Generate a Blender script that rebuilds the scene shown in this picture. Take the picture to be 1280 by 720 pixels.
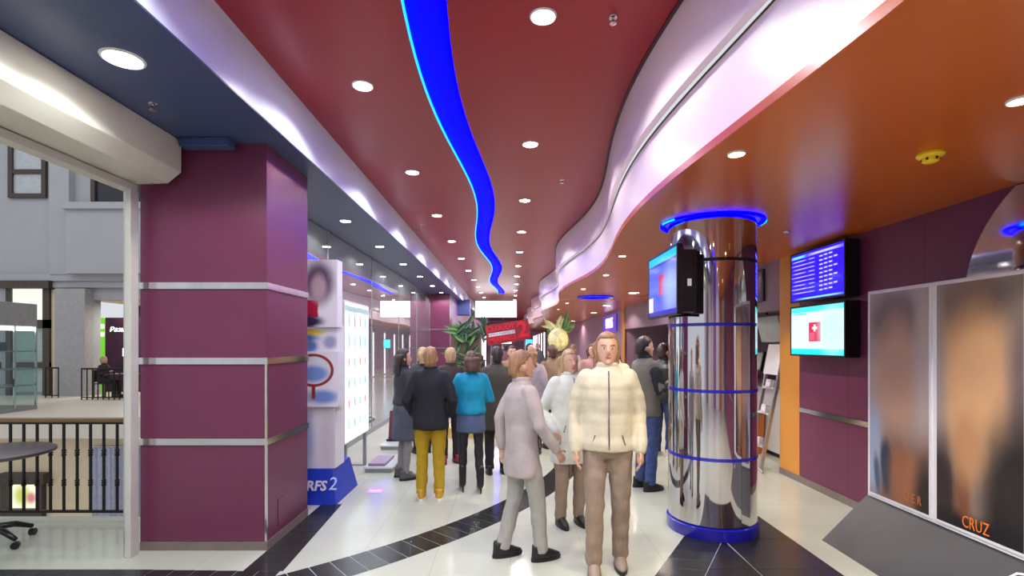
import bpy, bmesh, math, random
import numpy as np
from mathutils import Vector, Matrix, noise

for o in list(bpy.data.objects):
    bpy.data.objects.remove(o)
S = bpy.context.scene
COL = S.collection
RND = random.Random(11)
PI = math.pi

# ------------------------------------------------------------------ camera
F, CX, CY, H = 640.0, 638.0, 430.0, 1.7      # focal length and vanishing point in photo pixels, eye height
cam = bpy.data.cameras.new('camera')
camo = bpy.data.objects.new('camera', cam)
COL.objects.link(camo)
cam.sensor_width = 36.0
cam.lens = 18.0
cam.shift_x = (640 - CX) / 1280.0
cam.shift_y = (CY - 360) / 1280.0
cam.clip_start = 0.05
cam.clip_end = 300
camo.location = (0, 0, H)
camo.rotation_euler = (PI / 2, 0, 0)
S.camera = camo

# ------------------------------------------------------------------ world, exposure
W = bpy.data.worlds.new('world')
S.world = W
W.use_nodes = True
W.node_tree.nodes['Background'].inputs[0].default_value = (0.86, 0.89, 0.95, 1)
W.node_tree.nodes['Background'].inputs[1].default_value = 0.65
S.view_settings.view_transform = 'Standard'
S.view_settings.look = 'None'
S.view_settings.gamma = 1.0
S.view_settings.use_curve_mapping = False
S.view_settings.exposure = 0.36


def area(name, loc, sx, sy, power, col=(1, 1, 1), rot=(0, 0, 0)):
    l = bpy.data.lights.new(name, 'AREA')
    l.shape = 'RECTANGLE'
    l.size, l.size_y, l.energy, l.color = sx, sy, power, col
    o = bpy.data.objects.new(name, l)
    o.location, o.rotation_euler = loc, rot
    COL.objects.link(o)
    return o


area('atrium_fill_light', (-11, 9.5, 11.5), 10, 8, 300, (1, 0.97, 0.93))          # unseen area light added to brighten the atrium, no roof built
SPOT_WHITE, SPOT_WARM, SPOT_COOL = 66.0, 78.0, 50.0


def P(px, py, Y):
    return Vector(((px - CX) / F * Y, Y, H - (py - CY) / F * Y))


def GR(px, py, z=0.0):
    return P(px, py, F * (H - z) / (py - CY))


# ------------------------------------------------------------------ materials
def lin(c):
    return tuple((v / 255 / 12.92) if v / 255 <= 0.04045 else ((v / 255 + 0.055) / 1.055) ** 2.4 for v in c)


MATS = {}


def mat(name, col, rough=0.5, metal=0.0, spec=0.5, coat=0.0, var=0.08, scale=9.0, bump=0.0, bscale=120.0,
        emit=None, estr=0.0, alpha=1.0, stretch=None, coat_rough=0.08, rvar=0.0):
    """procedural Principled material: noise-broken base colour, optional relief"""
    if name in MATS:
        return MATS[name]
    m = bpy.data.materials.new(name)
    m.use_nodes = True
    nt = m.node_tree
    b = nt.nodes['Principled BSDF']
    c = lin(col)
    tc = nt.nodes.new('ShaderNodeTexCoord')
    mp = nt.nodes.new('ShaderNodeMapping')
    if stretch:
        mp.inputs['Scale'].default_value = stretch
    nt.links.new(tc.outputs['Object'], mp.inputs['Vector'])
    nz = nt.nodes.new('ShaderNodeTexNoise')
    nz.inputs['Scale'].default_value = scale
    nz.inputs['Detail'].default_value = 4
    nt.links.new(mp.outputs['Vector'], nz.inputs['Vector'])
    rp = nt.nodes.new('ShaderNodeValToRGB')
    rp.color_ramp.elements[0].position = 0.3
    rp.color_ramp.elements[1].position = 0.7
    rp.color_ramp.elements[0].color = tuple(v * (1 - var) for v in c) + (1,)
    rp.color_ramp.elements[1].color = tuple(min(1, v * (1 + var)) for v in c) + (1,)
    nt.links.new(nz.outputs['Fac'], rp.inputs['Fac'])
    nt.links.new(rp.outputs['Color'], b.inputs['Base Color'])
    b.inputs['Roughness'].default_value = rough
    if rvar:
        mr = nt.nodes.new('ShaderNodeMapRange')
        mr.inputs['To Min'].default_value = max(0, rough - rvar)
        mr.inputs['To Max'].default_value = rough + rvar
        nt.links.new(nz.outputs['Fac'], mr.inputs['Value'])
        nt.links.new(mr.outputs['Result'], b.inputs['Roughness'])
    b.inputs['Metallic'].default_value = metal
    b.inputs['Specular IOR Level'].default_value = spec
    b.inputs['Coat Weight'].default_value = coat
    b.inputs['Coat Roughness'].default_value = coat_rough
    if bump:
        n2 = nt.nodes.new('ShaderNodeTexNoise')
        n2.inputs['Scale'].default_value = bscale
        n2.inputs['Detail'].default_value = 3
        nt.links.new(mp.outputs['Vector'], n2.inputs['Vector'])
        bp = nt.nodes.new('ShaderNodeBump')
        bp.inputs['Strength'].default_value = bump
        bp.inputs['Distance'].default_value = 0.01
        nt.links.new(n2.outputs['Fac'], bp.inputs['Height'])
        nt.links.new(bp.outputs['Normal'], b.inputs['Normal'])
    if emit is not None:
        b.inputs['Emission Color'].default_value = lin(emit) + (1,)
        b.inputs['Emission Strength'].default_value = estr
    b.inputs['Alpha'].default_value = alpha
    MATS[name] = m
    return m


def glass_mat(name, tint=(225, 240, 238), clear=0.8):
    """thin pane: mostly see-through, with a mirror-like gloss that grows towards grazing"""
    if name in MATS:
        return MATS[name]
    m = bpy.data.materials.new(name)
    m.use_nodes = True
    nt = m.node_tree
    nt.nodes.remove(nt.nodes['Principled BSDF'])
    out = nt.nodes['Material Output']
    tr = nt.nodes.new('ShaderNodeBsdfTransparent')
    tr.inputs[0].default_value = lin(tint) + (1,)
    gl = nt.nodes.new('ShaderNodeBsdfGlossy')
    gl.inputs['Roughness'].default_value = 0.03
    fr = nt.nodes.new('ShaderNodeLayerWeight')
    fr.inputs['Blend'].default_value = 0.15
    ad = nt.nodes.new('ShaderNodeMath')
    ad.operation = 'MULTIPLY_ADD'
    ad.inputs[1].default_value = 0.5
    ad.inputs[2].default_value = (1 - clear) * 0.25
    nt.links.new(fr.outputs['Facing'], ad.inputs[0])
    mx = nt.nodes.new('ShaderNodeMixShader')
    nt.links.new(ad.outputs[0], mx.inputs[0])
    nt.links.new(tr.outputs[0], mx.inputs[1])
    nt.links.new(gl.outputs[0], mx.inputs[2])
    nt.links.new(mx.outputs[0], out.inputs[0])
    MATS[name] = m
    return m


def print_mat(name, base, blobs, rough=0.45, glow=0.0, noise_amt=0.0, coat=0.0):
    """flat print / screen picture in UV space.  blob = (kind, u, v, ru, rv, rgb, softness[, angle deg])"""
    m = bpy.data.materials.new(name)
    m.use_nodes = True
    nt = m.node_tree
    b = nt.nodes['Principled BSDF']
    uv = nt.nodes.new('ShaderNodeTexCoord').outputs['UV']
    if noise_amt:
        nz = nt.nodes.new('ShaderNodeTexNoise')
        nz.inputs['Scale'].default_value = 7
        nt.links.new(uv, nz.inputs['Vector'])
        s1 = nt.nodes.new('ShaderNodeVectorMath'); s1.operation = 'SUBTRACT'
        s1.inputs[1].default_value = (0.5, 0.5, 0.5)
        nt.links.new(nz.outputs['Color'], s1.inputs[0])
        s2 = nt.nodes.new('ShaderNodeVectorMath'); s2.operation = 'SCALE'
        s2.inputs['Scale'].default_value = noise_amt
        nt.links.new(s1.outputs[0], s2.inputs[0])
        s3 = nt.nodes.new('ShaderNodeVectorMath'); s3.operation = 'ADD'
        nt.links.new(uv, s3.inputs[0]); nt.links.new(s2.outputs[0], s3.inputs[1])
        uv = s3.outputs[0]
    rgb = nt.nodes.new('ShaderNodeRGB')
    rgb.outputs[0].default_value = lin(base) + (1,)
    cur = rgb.outputs[0]
    for bl in blobs:
        kind, u, v, ru, rv, c, soft = bl[:7]
        src = uv
        a = nt.nodes.new('ShaderNodeVectorMath'); a.operation = 'SUBTRACT'
        a.inputs[1].default_value = (u, v, 0)
        nt.links.new(src, a.inputs[0])
        last = a.outputs[0]
        if len(bl) > 7:
            ro = nt.nodes.new('ShaderNodeVectorRotate'); ro.rotation_type = 'Z_AXIS'
            ro.inputs['Angle'].default_value = math.radians(-bl[7])
            nt.links.new(last, ro.inputs['Vector'])
            last = ro.outputs[0]
        d = nt.nodes.new('ShaderNodeVectorMath'); d.operation = 'MULTIPLY'
        d.inputs[1].default_value = (1 / ru, 1 / rv, 0)
        nt.links.new(last, d.inputs[0])
        if kind == 'r':
            ab = nt.nodes.new('ShaderNodeVectorMath'); ab.operation = 'ABSOLUTE'
            nt.links.new(d.outputs[0], ab.inputs[0])
            sp = nt.nodes.new('ShaderNodeSeparateXYZ')
            nt.links.new(ab.outputs[0], sp.inputs[0])
            mx = nt.nodes.new('ShaderNodeMath'); mx.operation = 'MAXIMUM'
            nt.links.new(sp.outputs[0], mx.inputs[0]); nt.links.new(sp.outputs[1], mx.inputs[1])
            val = mx.outputs[0]
        else:
            ln = nt.nodes.new('ShaderNodeVectorMath'); ln.operation = 'LENGTH'
            nt.links.new(d.outputs[0], ln.inputs[0])
            val = ln.outputs['Value']
        mr = nt.nodes.new('ShaderNodeMapRange')
        mr.interpolation_type = 'SMOOTHSTEP'
        mr.inputs['From Min'].default_value = 1 + soft
        mr.inputs['From Max'].default_value = 1 - soft - 0.001
        nt.links.new(val, mr.inputs['Value'])
        mix = nt.nodes.new('ShaderNodeMix'); mix.data_type = 'RGBA'
        nt.links.new(mr.outputs[0], mix.inputs['Factor'])
        nt.links.new(cur, mix.inputs['A'])
        mix.inputs['B'].default_value = lin(c) + (1,)
        cur = mix.outputs['Result']
    nt.links.new(cur, b.inputs['Base Color'])
    b.inputs['Roughness'].default_value = rough
    b.inputs['Coat Weight'].default_value = coat
    if glow:
        nt.links.new(cur, b.inputs['Emission Color'])
        b.inputs['Emission Strength'].default_value = glow
        mixd = nt.nodes.new('ShaderNodeRGB')
        mixd.outputs[0].default_value = (0.01, 0.01, 0.012, 1)
        nt.links.new(mixd.outputs[0], b.inputs['Base Color'])
    return m


# ------------------------------------------------------------------ mesh building
class MB:
    def __init__(self):
        self.v, self.f, self.uv = [], [], {}

    def add(self, vs, fs):
        n = len(self.v)
        self.v += [tuple(v) for v in vs]
        self.f += [tuple(i + n for i in f) for f in fs]
        return self

    def box(self, x0, x1, y0, y1, z0, z1, M=None):
        vs = [Vector((x, y, z)) for z in (z0, z1) for y in (y0, y1) for x in (x0, x1)]
        if M:
            vs = [M @ v for v in vs]
        return self.add(vs, [(0, 2, 3, 1), (4, 5, 7, 6), (0, 1, 5, 4), (2, 6, 7, 3), (0, 4, 6, 2), (1, 3, 7, 5)])

    def quad(self, a, b, c, d):
        """UV-mapped quad, corners from lower left counter-clockwise"""
        k = len(self.f)
        self.add([a, b, c, d], [(0, 1, 2, 3)])
        self.uv[k] = [(0, 0), (1, 0), (1, 1), (0, 1)]
        return self

    def prism(self, poly, z0, z1, M=None):
        """polygon (counter-clockwise from above) extruded from z0 to z1"""
        n = len(poly)
        vs = [Vector((x, y, z0)) for x, y in poly] + [Vector((x, y, z1)) for x, y in poly]
        if M:
            vs = [M @ v for v in vs]
        fs = [tuple(range(n - 1, -1, -1)), tuple(range(n, 2 * n))]
        fs += [(i, (i + 1) % n, n + (i + 1) % n, n + i) for i in range(n)]
        return self.add(vs, fs)

    def loft(self, rings, cap=True, closed=True):
        n = len(rings[0])
        vs = [p for r in rings for p in r]
        fs = []
        for i in range(len(rings) - 1):
            for j in range(n if closed else n - 1):
                k = (j + 1) % n
                fs.append((i * n + j, i * n + k, (i + 1) * n + k, (i + 1) * n + j))
        if cap and closed:
            fs.append(tuple(range(n - 1, -1, -1)))
            fs.append(tuple((len(rings) - 1) * n + j for j in range(n)))
        return self.add(vs, fs)

    def lathe(self, prof, n=24, c=(0, 0), cap=True):
        return self.loft([[(c[0] + r * math.cos(2 * PI * j / n), c[1] + r * math.sin(2 * PI * j / n), z)
                           for j in range(n)] for r, z in prof], cap)

    def rings(self, rs, n=16):
        """rs: (z, rx, ry, cx, cy)"""
        return self.loft([[(cx + rx * math.cos(2 * PI * j / n), cy + ry * math.sin(2 * PI * j / n), z)
                           for j in range(n)] for z, rx, ry, cx, cy in rs])

    def tube(self, pts, rad, n=8, round_ends=False):
        pts = [Vector(p) for p in pts]
        if not hasattr(rad, '__len__'):
            rad = [rad] * len(pts)
        rad = list(rad)
        if round_ends:
            d0 = (pts[0] - pts[1]).normalized(); d1 = (pts[-1] - pts[-2]).normalized()
            pts = [pts[0] + d0 * rad[0] * 0.85, pts[0] + d0 * rad[0] * 0.5] + pts + \
                  [pts[-1] + d1 * rad[-1] * 0.5, pts[-1] + d1 * rad[-1] * 0.85]
            rad = [rad[0] * 0.4, rad[0] * 0.85] + rad + [rad[-1] * 0.85, rad[-1] * 0.4]
        t = (pts[1] - pts[0]).normalized()
        u = t.orthogonal().normalized()
        out = []
        for i, p in enumerate(pts):
            if 0 < i < len(pts) - 1:
                t = ((pts[i + 1] - p).normalized() + (p - pts[i - 1]).normalized()).normalized()
            elif i:
                t = (p - pts[i - 1]).normalized()
            u = (u - t * u.dot(t)).normalized()
            w = t.cross(u)
            out.append([p + (u * math.cos(2 * PI * j / n) + w * math.sin(2 * PI * j / n)) * rad[i] for j in range(n)])
        return self.loft(out)

    def ball(self, c, r, n=12, m=8, M=None):
        if not hasattr(r, '__len__'):
            r = (r, r, r)
        rs = []
        for i in range(m + 1):
            a = PI * (i + 0.02 * (i == 0) - 0.02 * (i == m)) / m
            ring = []
            for j in range(n):
                b = 2 * PI * j / n
                p = Vector((r[0] * math.sin(a) * math.cos(b), r[1] * math.sin(a) * math.sin(b), -r[2] * math.cos(a)))
                if M:
                    p = M @ p
                ring.append(p + Vector(c))
            rs.append(ring)
        return self.loft(rs)

    def mesh(self, name):
        me = bpy.data.meshes.new(name)
        me.from_pydata(self.v, [], self.f)
        if self.uv:
            l = me.uv_layers.new(name='UVMap')
            for k, cs in self.uv.items():
                for li, c in zip(me.polygons[k].loop_indices, cs):
                    l.data[li].uv = c
        me.update()
        return me

    def build(self, name, m, parent=None, smooth=False, bevel=0.0, at=None):
        me = self.mesh(name)
        return link(name, me, m, parent, smooth, bevel, at)


def link(name, me, m, parent=None, smooth=False, bevel=0.0, at=None):
    if m is not None and not me.materials:
        me.materials.append(m)
    o = bpy.data.objects.new(name, me)
    COL.objects.link(o)
    if parent:
        o.parent = parent
    if at is not None:
        o.location = at
    if smooth:
        for p in me.polygons:
            p.use_smooth = True
    if smooth == 'auto':
        md = o.modifiers.new('edges', 'EDGE_SPLIT'); md.split_angle = math.radians(40)
    if bevel:
        md = o.modifiers.new('bevel', 'BEVEL'); md.width = bevel; md.segments = 2; md.limit_method = 'ANGLE'
    return o


def tag(o, label, cat=None, group=None, kind=None):
    o['label'] = label
    if cat: o['category'] = cat
    if group: o['group'] = group
    if kind: o['kind'] = kind
    return o


def thing(name, label, cat, loc=(0, 0, 0), rz=0.0, group=None):
    o = bpy.data.objects.new(name, None)
    o.empty_display_size = 0.1
    COL.objects.link(o)
    o.location = loc
    o.rotation_euler = (0, 0, rz)
    return tag(o, label, cat, group)


def struct(name, mb, m, label, smooth=False):
    o = mb.build(name, m, None, smooth)
    return tag(o, label, None, None, 'structure')


def copy_tree(o, parent=None):
    c = o.copy()
    COL.objects.link(c)
    if parent:
        c.parent = parent
    for ch in [x for x in COL.objects if x.parent == o]:
        copy_tree(ch, c)
    return c


def text(name, s, size, m, parent, M, ext=0.004, shear=0.0, bold=0.0):
    cu = bpy.data.curves.new(name, 'FONT')
    cu.body = s; cu.size = size; cu.extrude = ext; cu.shear = shear; cu.offset = bold
    cu.align_x = 'CENTER'; cu.align_y = 'CENTER'; cu.resolution_u = 2
    t = bpy.data.objects.new(name, cu)
    COL.objects.link(t)
    bpy.context.view_layer.update()
    me = bpy.data.meshes.new_from_object(t.evaluated_get(bpy.context.evaluated_depsgraph_get()))
    bpy.data.objects.remove(t); bpy.data.curves.remove(cu)
    me.name = name
    me.transform(M)
    me.materials.clear()
    return link(name, me, m, parent)


def face_mx(origin, right, up):
    r, u = Vector(right).normalized(), Vector(up).normalized()
    n = r.cross(u)
    M = Matrix((r, u, n)).transposed().to_4x4()
    M.translation = Vector(origin)
    return M


WS = bpy.data.scenes.new('workshop')


def remesh(mb, voxel, smooth=2, jitter=0.0, jscale=9.0, quilt=0.0):
    me = mb.mesh('t')
    o = bpy.data.objects.new('t', me)
    WS.collection.objects.link(o)
    md = o.modifiers.new('r', 'REMESH'); md.mode = 'VOXEL'; md.voxel_size = voxel; md.use_smooth_shade = True
    if smooth:
        ms = o.modifiers.new('s', 'SMOOTH'); ms.factor = 0.5; ms.iterations = smooth
    vl = WS.view_layers[0]
    vl.update()
    out = bpy.data.meshes.new_from_object(o.evaluated_get(vl.depsgraph))
    bpy.data.objects.remove(o); bpy.data.meshes.remove(me)
    if jitter:
        off = Vector((RND.random() * 9, RND.random() * 9, RND.random() * 9))
        nv = len(out.vertices)
        co = np.empty(nv * 3, np.float32); out.vertices.foreach_get('co', co)
        no = np.empty(nv * 3, np.float32); out.vertex_normals.foreach_get('vector', no)
        co = co.reshape(-1, 3); no = no.reshape(-1, 3)
        qs = co * np.array([1.2, 1.2, 1.0], np.float32) * jscale + np.array(off, np.float32)
        amp = np.array([noise.noise(q) for q in qs.tolist()], np.float32) * jitter
        if quilt:
            amp += quilt * np.abs(np.sin(co[:, 2] * PI / .085))
        co = co + no * amp[:, None]
        out.vertices.foreach_set('co', co.ravel())
        out.update()
    return out


# material palette
M_floor = mat('polished pale grey tile', (186, 191, 172), 0.16, spec=0.5, var=0.035, scale=1.3, rvar=0.05)
M_dark = mat('black stone tile', (36, 37, 35), 0.26, spec=0.5, var=0.25, scale=7, bump=0.05, bscale=60)
M_red = mat('dark red stretch ceiling', (148, 30, 42), 0.34, spec=0.35, var=0.03, scale=1.0)
M_orange = mat('burnt orange ceiling', (188, 90, 22), 0.27, spec=0.45, var=0.04, scale=1.0)
M_navy = mat('dark blue soffit', (62, 76, 112), 0.4, spec=0.4, var=0.05, scale=1.0)
M_greyw = mat('warm grey render', (150, 150, 146), 0.55, var=0.03, scale=2.0)
M_white = mat('white painted fascia', (214, 222, 246), 0.3, spec=0.5, var=0.02, scale=2.0)
M_pinkw = mat('pinkish white fascia', (238, 218, 226), 0.28, spec=0.5, var=0.02, scale=2.0)
M_purple = mat('plum laminate panel', (106, 46, 74), 0.34, spec=0.3, coat=0.25, coat_rough=0.28, var=0.04, scale=3.0)
M_steelb = mat('polished steel trim', (205, 203, 205), 0.14, 1.0, var=0.08, scale=6.0)
M_mirror = mat('mirror polished steel', (208, 206, 210), 0.05, 1.0, var=0.03, scale=2.0)
M_base = mat('grey brown skirting', (120, 108, 100), 0.4, var=0.08)
M_orangep = mat('orange laminate', (206, 138, 52), 0.4, var=0.05, scale=2.0)
M_black = mat('black plastic', (18, 18, 20), 0.4, var=0.1)
M_blue = mat('blue enamel', (24, 26, 160), 0.25, spec=0.5, coat=0.5, var=0.05)
M_lgrey = mat('light grey powder coat', (196, 194, 184), 0.35, var=0.03)
M_cream = mat('cream plaster', (222, 205, 172), 0.7, var=0.04)
M_awall = mat('pale grey plaster', (166, 167, 172), 0.75, var=0.03, scale=2.0)
M_dkwood = mat('dark brown wood', (66, 54, 46), 0.5, var=0.2, scale=14, stretch=(1, 1, 0.1))
M_iron = mat('dark wrought iron', (38, 36, 36), 0.45, 0.5, var=0.15)
M_wood = mat('brown wooden handrail', (124, 96, 58), 0.4, var=0.2, scale=16, stretch=(0.1, 1, 1))
M_glassm = mat('dark reflective shop glass', (150, 150, 156), 0.03, 1.0, var=0.02, scale=1.0)
M_bluelit = mat('blue backlit acrylic', (2, 2, 20), 0.7, spec=0.05, emit=(0, 0, 255), estr=8.0)
M_cyanled = mat('cyan led strip', (20, 40, 60), 0.3, emit=(0, 140, 255), estr=3.0)
M_lamp = mat('lamp lens', (250, 250, 245), 0.3, emit=(255, 252, 244), estr=40.0)
M_lampw = mat('warm lamp lens', (250, 240, 220), 0.3, emit=(255, 226, 178), estr=30.0)
M_ring = mat('white lamp trim', (225, 225, 225), 0.35, var=0.02)
M_glass = glass_mat('clear glass')

# ================================================================== THE SETTING
YB, YE = -5.0, 46.0
WAVE = 2 * PI / 6.6


def wob(Y, Y0):
    return -math.cos(WAVE * (Y - Y0))


def x_red(Y): return 1.10 + 0.13 * wob(Y, 4.2)        # right border of the red ceiling
def x_low(Y): return 1.19 + 0.12 * wob(Y, 4.3)        # border of the orange ceiling
def x_band(Y): return -0.47 + 0.10 * wob(Y, 4.1)      # middle of the blue light trough


Ys = [YB + i * 0.25 for i in range(int((YE - YB) / 0.25) + 1)]
ZR, ZO, ZN = 3.8, 2.82, 3.35

# floor slab: hall + landing beside the atrium
mb = MB()
mb.prism([(-9, YB), (6.2, YB), (6.2, YE), (-2.85, YE), (-2.85, 5.05), (-9, 5.05)], -0.3, 0.0)
floor = struct('floor', mb, M_floor, 'polished pale grey tiled floor of the hall')
# faint tile joints in the pale floor
nt = M_floor.node_tree
bs = nt.nodes['Principled BSDF']
br = nt.nodes.new('ShaderNodeTexBrick')
br.offset = 0.0
br.inputs['Scale'].default_value = 1.0
br.inputs['Brick Width'].default_value = 0.6
br.inputs['Row Height'].default_value = 0.6
br.inputs['Mortar Size'].default_value = 0.003
br.inputs['Color1'].default_value = (1, 1, 1, 1)
br.inputs['Color2'].default_value = (0.97, 0.97, 0.965, 1)
br.inputs['Mortar'].default_value = (0.78, 0.78, 0.76, 1)
tc = nt.nodes.new('ShaderNodeTexCoord')
nt.links.new(tc.outputs['Object'], br.inputs['Vector'])
mx = nt.nodes.new('ShaderNodeMix'); mx.data_type = 'RGBA'; mx.blend_type = 'MULTIPLY'
mx.inputs['Factor'].default_value = 1.0
old = bs.inputs['Base Color'].links[0].from_socket
nt.links.new(old, mx.inputs['A']); nt.links.new(br.outputs['Color'], mx.inputs['B'])
nt.links.new(mx.outputs['Result'], bs.inputs['Base Color'])

TILE_Z = 0.003


def dark_tile(poly):
    if sum(a[0] * b[1] - b[0] * a[1] for a, b in zip(poly, poly[1:] + poly[:1])) < 0:
        poly = poly[::-1]
    return MB().prism(poly, -0.01, TILE_Z).build('tile', M_dark, floor)


# strip beside the plum column
y = 3.83
while y < 5.4:
    x1 = -1.70 - 0.08 * max(0, (y - 3.8)) / 1.5
    if x1 < -1.98: break
    dark_tile([(-2.0, y + 0.003), (x1, y + 0.003), (x1 - 0.008, y + 0.157), (-2.0, y + 0.157)])
    y += 0.16
# band across the hall in front of the column
x = -6.2
while x < -1.80:
    dark_tile([(x + 0.003, 3.48), (x + 0.157, 3.48), (x + 0.157, 3.825 + 0.03 * min(1, -x - 1.9) * (x < -1.9)), (x + 0.003, 3.825 + 0.03 * min(1, -x - 1.9) * (x < -1.9))])
    x += 0.16
# long arc through the middle: a circle through three points read off the floor


def circle3(a, b, c):
    ax, ay = a; bx, by = b; cx, cy = c
    d = 2 * (ax * (by - cy) + bx * (cy - ay) + cx * (ay - by))
    ux = ((ax * ax + ay * ay) * (by - cy) + (bx * bx + by * by) * (cy - ay) + (cx * cx + cy * cy) * (ay - by)) / d
    uy = ((ax * ax + ay * ay) * (cx - bx) + (bx * bx + by * by) * (ax - cx) + (cx * cx + cy * cy) * (bx - ax)) / d
    return ux, uy, math.hypot(ax - ux, ay - uy)


ux, uy, ur = circle3((-1.30, 3.86), (0.095, 5.5), (0.75, 6.95))
a0 = math.atan2(3.40 - uy, -1.78 - ux)
a1 = math.atan2(7.3 - uy, 0.86 - ux)
if a0 - a1 > PI: a1 += 2 * PI
if a1 - a0 > PI: a0 += 2 * PI
n = int(abs(a1 - a0) * ur / 0.16)
for i in range(n):
    t0 = a0 + (a1 - a0) * (i + 0.025) / n; t1 = a0 + (a1 - a0) * (i + 0.975) / n
    if ux + (ur + 0.17) * math.cos(t0) < -1.66: continue
    dark_tile([(ux + (ur + s) * math.cos(t), uy + (ur + s) * math.sin(t)) for s, t in
               ((-0.17, t0), (0.17, t0), (0.17, t1), (-0.17, t1))])
# wedge under the steel column: slanting strip of narrow tiles, then large black slabs


def edge_l(Y): return 1.06 + (Y - 3.75) * 0.617
def edge_r(Y): return 1.43 + (Y - 3.75) * 0.60


y = 3.2
while y < 5.9:
    dark_tile([(edge_l(y + 0.06), y + 0.06 + 0.004), (edge_r(y) - 0.006, y + 0.004), (edge_r(y + 0.156) - 0.006, y + 0.156), (edge_l(y + 0.216), y + 0.216)])
    y += 0.16
for ya, yb in ((3.26, 3.86), (3.86, 4.46), (4.46, 5.06), (5.06, 5.4)):
    g = 0.003
    yt = min(yb, 3.75 + (1.845 - g - 1.43) / 0.60)
    if yt > ya:
        dark_tile([(edge_r(ya), ya + g), (1.845 - g, ya + g), (1.845 - g, yt - g), (edge_r(yt) - 0.002, yt - g)])
    xl = max(1.845 + g, edge_r(ya)); xt = max(1.845 + g, edge_r(yb))
    dark_tile([(xl, ya + g), (2.445, ya + g), (2.445, yb - g), (min(xt, 2.44), yb - g)])

# red ceiling in two sheets left and right of the blue trough
BW = 0.14


def sheet(fa, fb, z, ys=Ys, th=0.05, flip=False):
    rs = [[(fa(Y), Y, z), (fb(Y), Y, z), (fb(Y), Y, z + th), (fa(Y), Y, z + th)] for Y in ys]
    return MB().loft(rs)


XF = -1.81                                             # left fascia
struct('ceiling', sheet(lambda Y: XF, lambda Y: x_band(Y) - BW, ZR), M_red, 'dark red ceiling between the white fascia and the blue light trough')
struct('ceiling', sheet(lambda Y: x_band(Y) + BW, x_red, ZR), M_red, 'dark red ceiling between the blue light trough and the wavy pink fascia')
# blue light trough
tr = thing('light_trough', 'wavy blue backlit light trough running along the red ceiling', 'ceiling light', (0, 0, ZR))
YT = [y for y in Ys if y <= 21.5]
sheet(lambda Y: x_band(Y) - BW, lambda Y: x_band(Y) + BW, 0.02, YT).build('diffuser', M_bluelit, tr, True)
MB().loft([[(x_band(Y) - BW, Y, 0.0), (x_band(Y) - BW + 0.014, Y, 0.0), (x_band(Y) - BW + 0.014, Y, 0.018), (x_band(Y) - BW, Y, 0.018)] for Y in YT]).build('led_strip', M_cyanled, tr)
struct('ceiling', sheet(lambda Y: x_band(Y) - BW - 0.02, lambda Y: x_band(Y) + BW + 0.02, ZR + 0.02, [21.5, 23, 30, 38, 46]), M_red, 'far red ceiling strip beyond the end of the blue trough')
# left fascia and navy soffit
struct('trim_1', MB().box(XF - 0.06, XF, YB, YE, ZN + 0.012, ZR + 0.05), M_white, 'white fascia step between navy soffit and red ceiling')
struct('ceiling', MB().box(-3.15, XF + 0.002, YB, 4.2, ZN, ZN + 0.012), M_navy, 'dark blue flat soffit beside the shutter housing')
struct('ceiling', MB().box(-2.66, XF + 0.002, 4.2, 18.5, ZN, ZN + 0.012), M_navy, 'dark blue flat soffit over the shop glass side of the hall')
struct('ceiling', MB().box(-2.66, XF + 0.002, 18.5, YE, ZN, ZN + 0.012), M_navy, 'dark blue soffit beyond the second plum column')
struct('ceiling', MB().box(-3.1, -2.66, 4.2, 17.8, ZN, ZN + 0.06), M_navy, 'dark blue soffit strip above the plum column and shop glass')
# right wavy fascia: lower broad white band, upper narrower band set back, double profile between them
ZM = 3.29


def wall_band(f, z0, z1, th=0.05):
    return MB().loft([[(f(Y), Y, z0), (f(Y) + th, Y, z0), (f(Y) + th, Y, z1), (f(Y), Y, z1)] for Y in Ys])


struct('trim_2', wall_band(x_low, ZO + 0.012, ZM), M_pinkw, 'broad pinkish white wavy fascia above the edge of the orange ceiling', 'auto')
struct('trim_3', wall_band(lambda Y: x_red(Y) + 0.02, ZM, ZR + 0.05), M_pinkw, 'upper wavy fascia band below the red ceiling', 'auto')
M_line = mat('dark plum profile', (70, 30, 44), 0.5)  # dark plum colour of the thin profile strips
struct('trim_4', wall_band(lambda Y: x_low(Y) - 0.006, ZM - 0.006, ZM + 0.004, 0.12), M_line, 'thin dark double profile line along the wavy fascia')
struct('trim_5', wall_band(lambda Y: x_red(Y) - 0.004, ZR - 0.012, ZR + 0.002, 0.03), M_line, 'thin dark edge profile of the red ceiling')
struct('ceiling', sheet(lambda Y: x_low(Y) - 0.003, lambda Y: 6.2, ZO), M_orange, 'burnt orange low ceiling over the right side of the hall')

# right wall
XW = 3.56
WR = bpy.data.objects.new('wall_right', None); COL.objects.link(WR)
tag(WR, 'plum panelled right wall with steel band and orange end panel', None, None, 'structure')
MB().box(XW + 0.02, XW + 0.3, YB, 6.76, 0, ZO).build('core', M_base, WR)
for i, y0 in enumerate([-5.0, -3.0, -1.0, 1.0, 2.2, 3.3, 4.4, 5.4]):
    y1 = [-3.0, -1.0, 1.0, 2.2, 3.3, 4.4, 5.4, 6.3][i]
    for z0, z1 in ((0.08, 0.868), (0.925, ZO)):
        MB().box(XW, XW + 0.02, y0 + 0.0015, y1 - 0.0015, z0, z1).build('panel', M_purple, WR)
    MB().box(XW - 0.012, XW + 0.02, y0, y1, 0.87, 0.923).build('band', M_steelb, WR)
MB().box(XW - 0.004, XW + 0.02, 6.3, 6.76, 0.08, ZO).build('end_panel', M_orangep, WR)
struct('baseboard_right', MB().box(XW - 0.012, XW + 0.02, YB, 6.76, 0, 0.08), M_base, 'dark skirting along the right wall')
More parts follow.
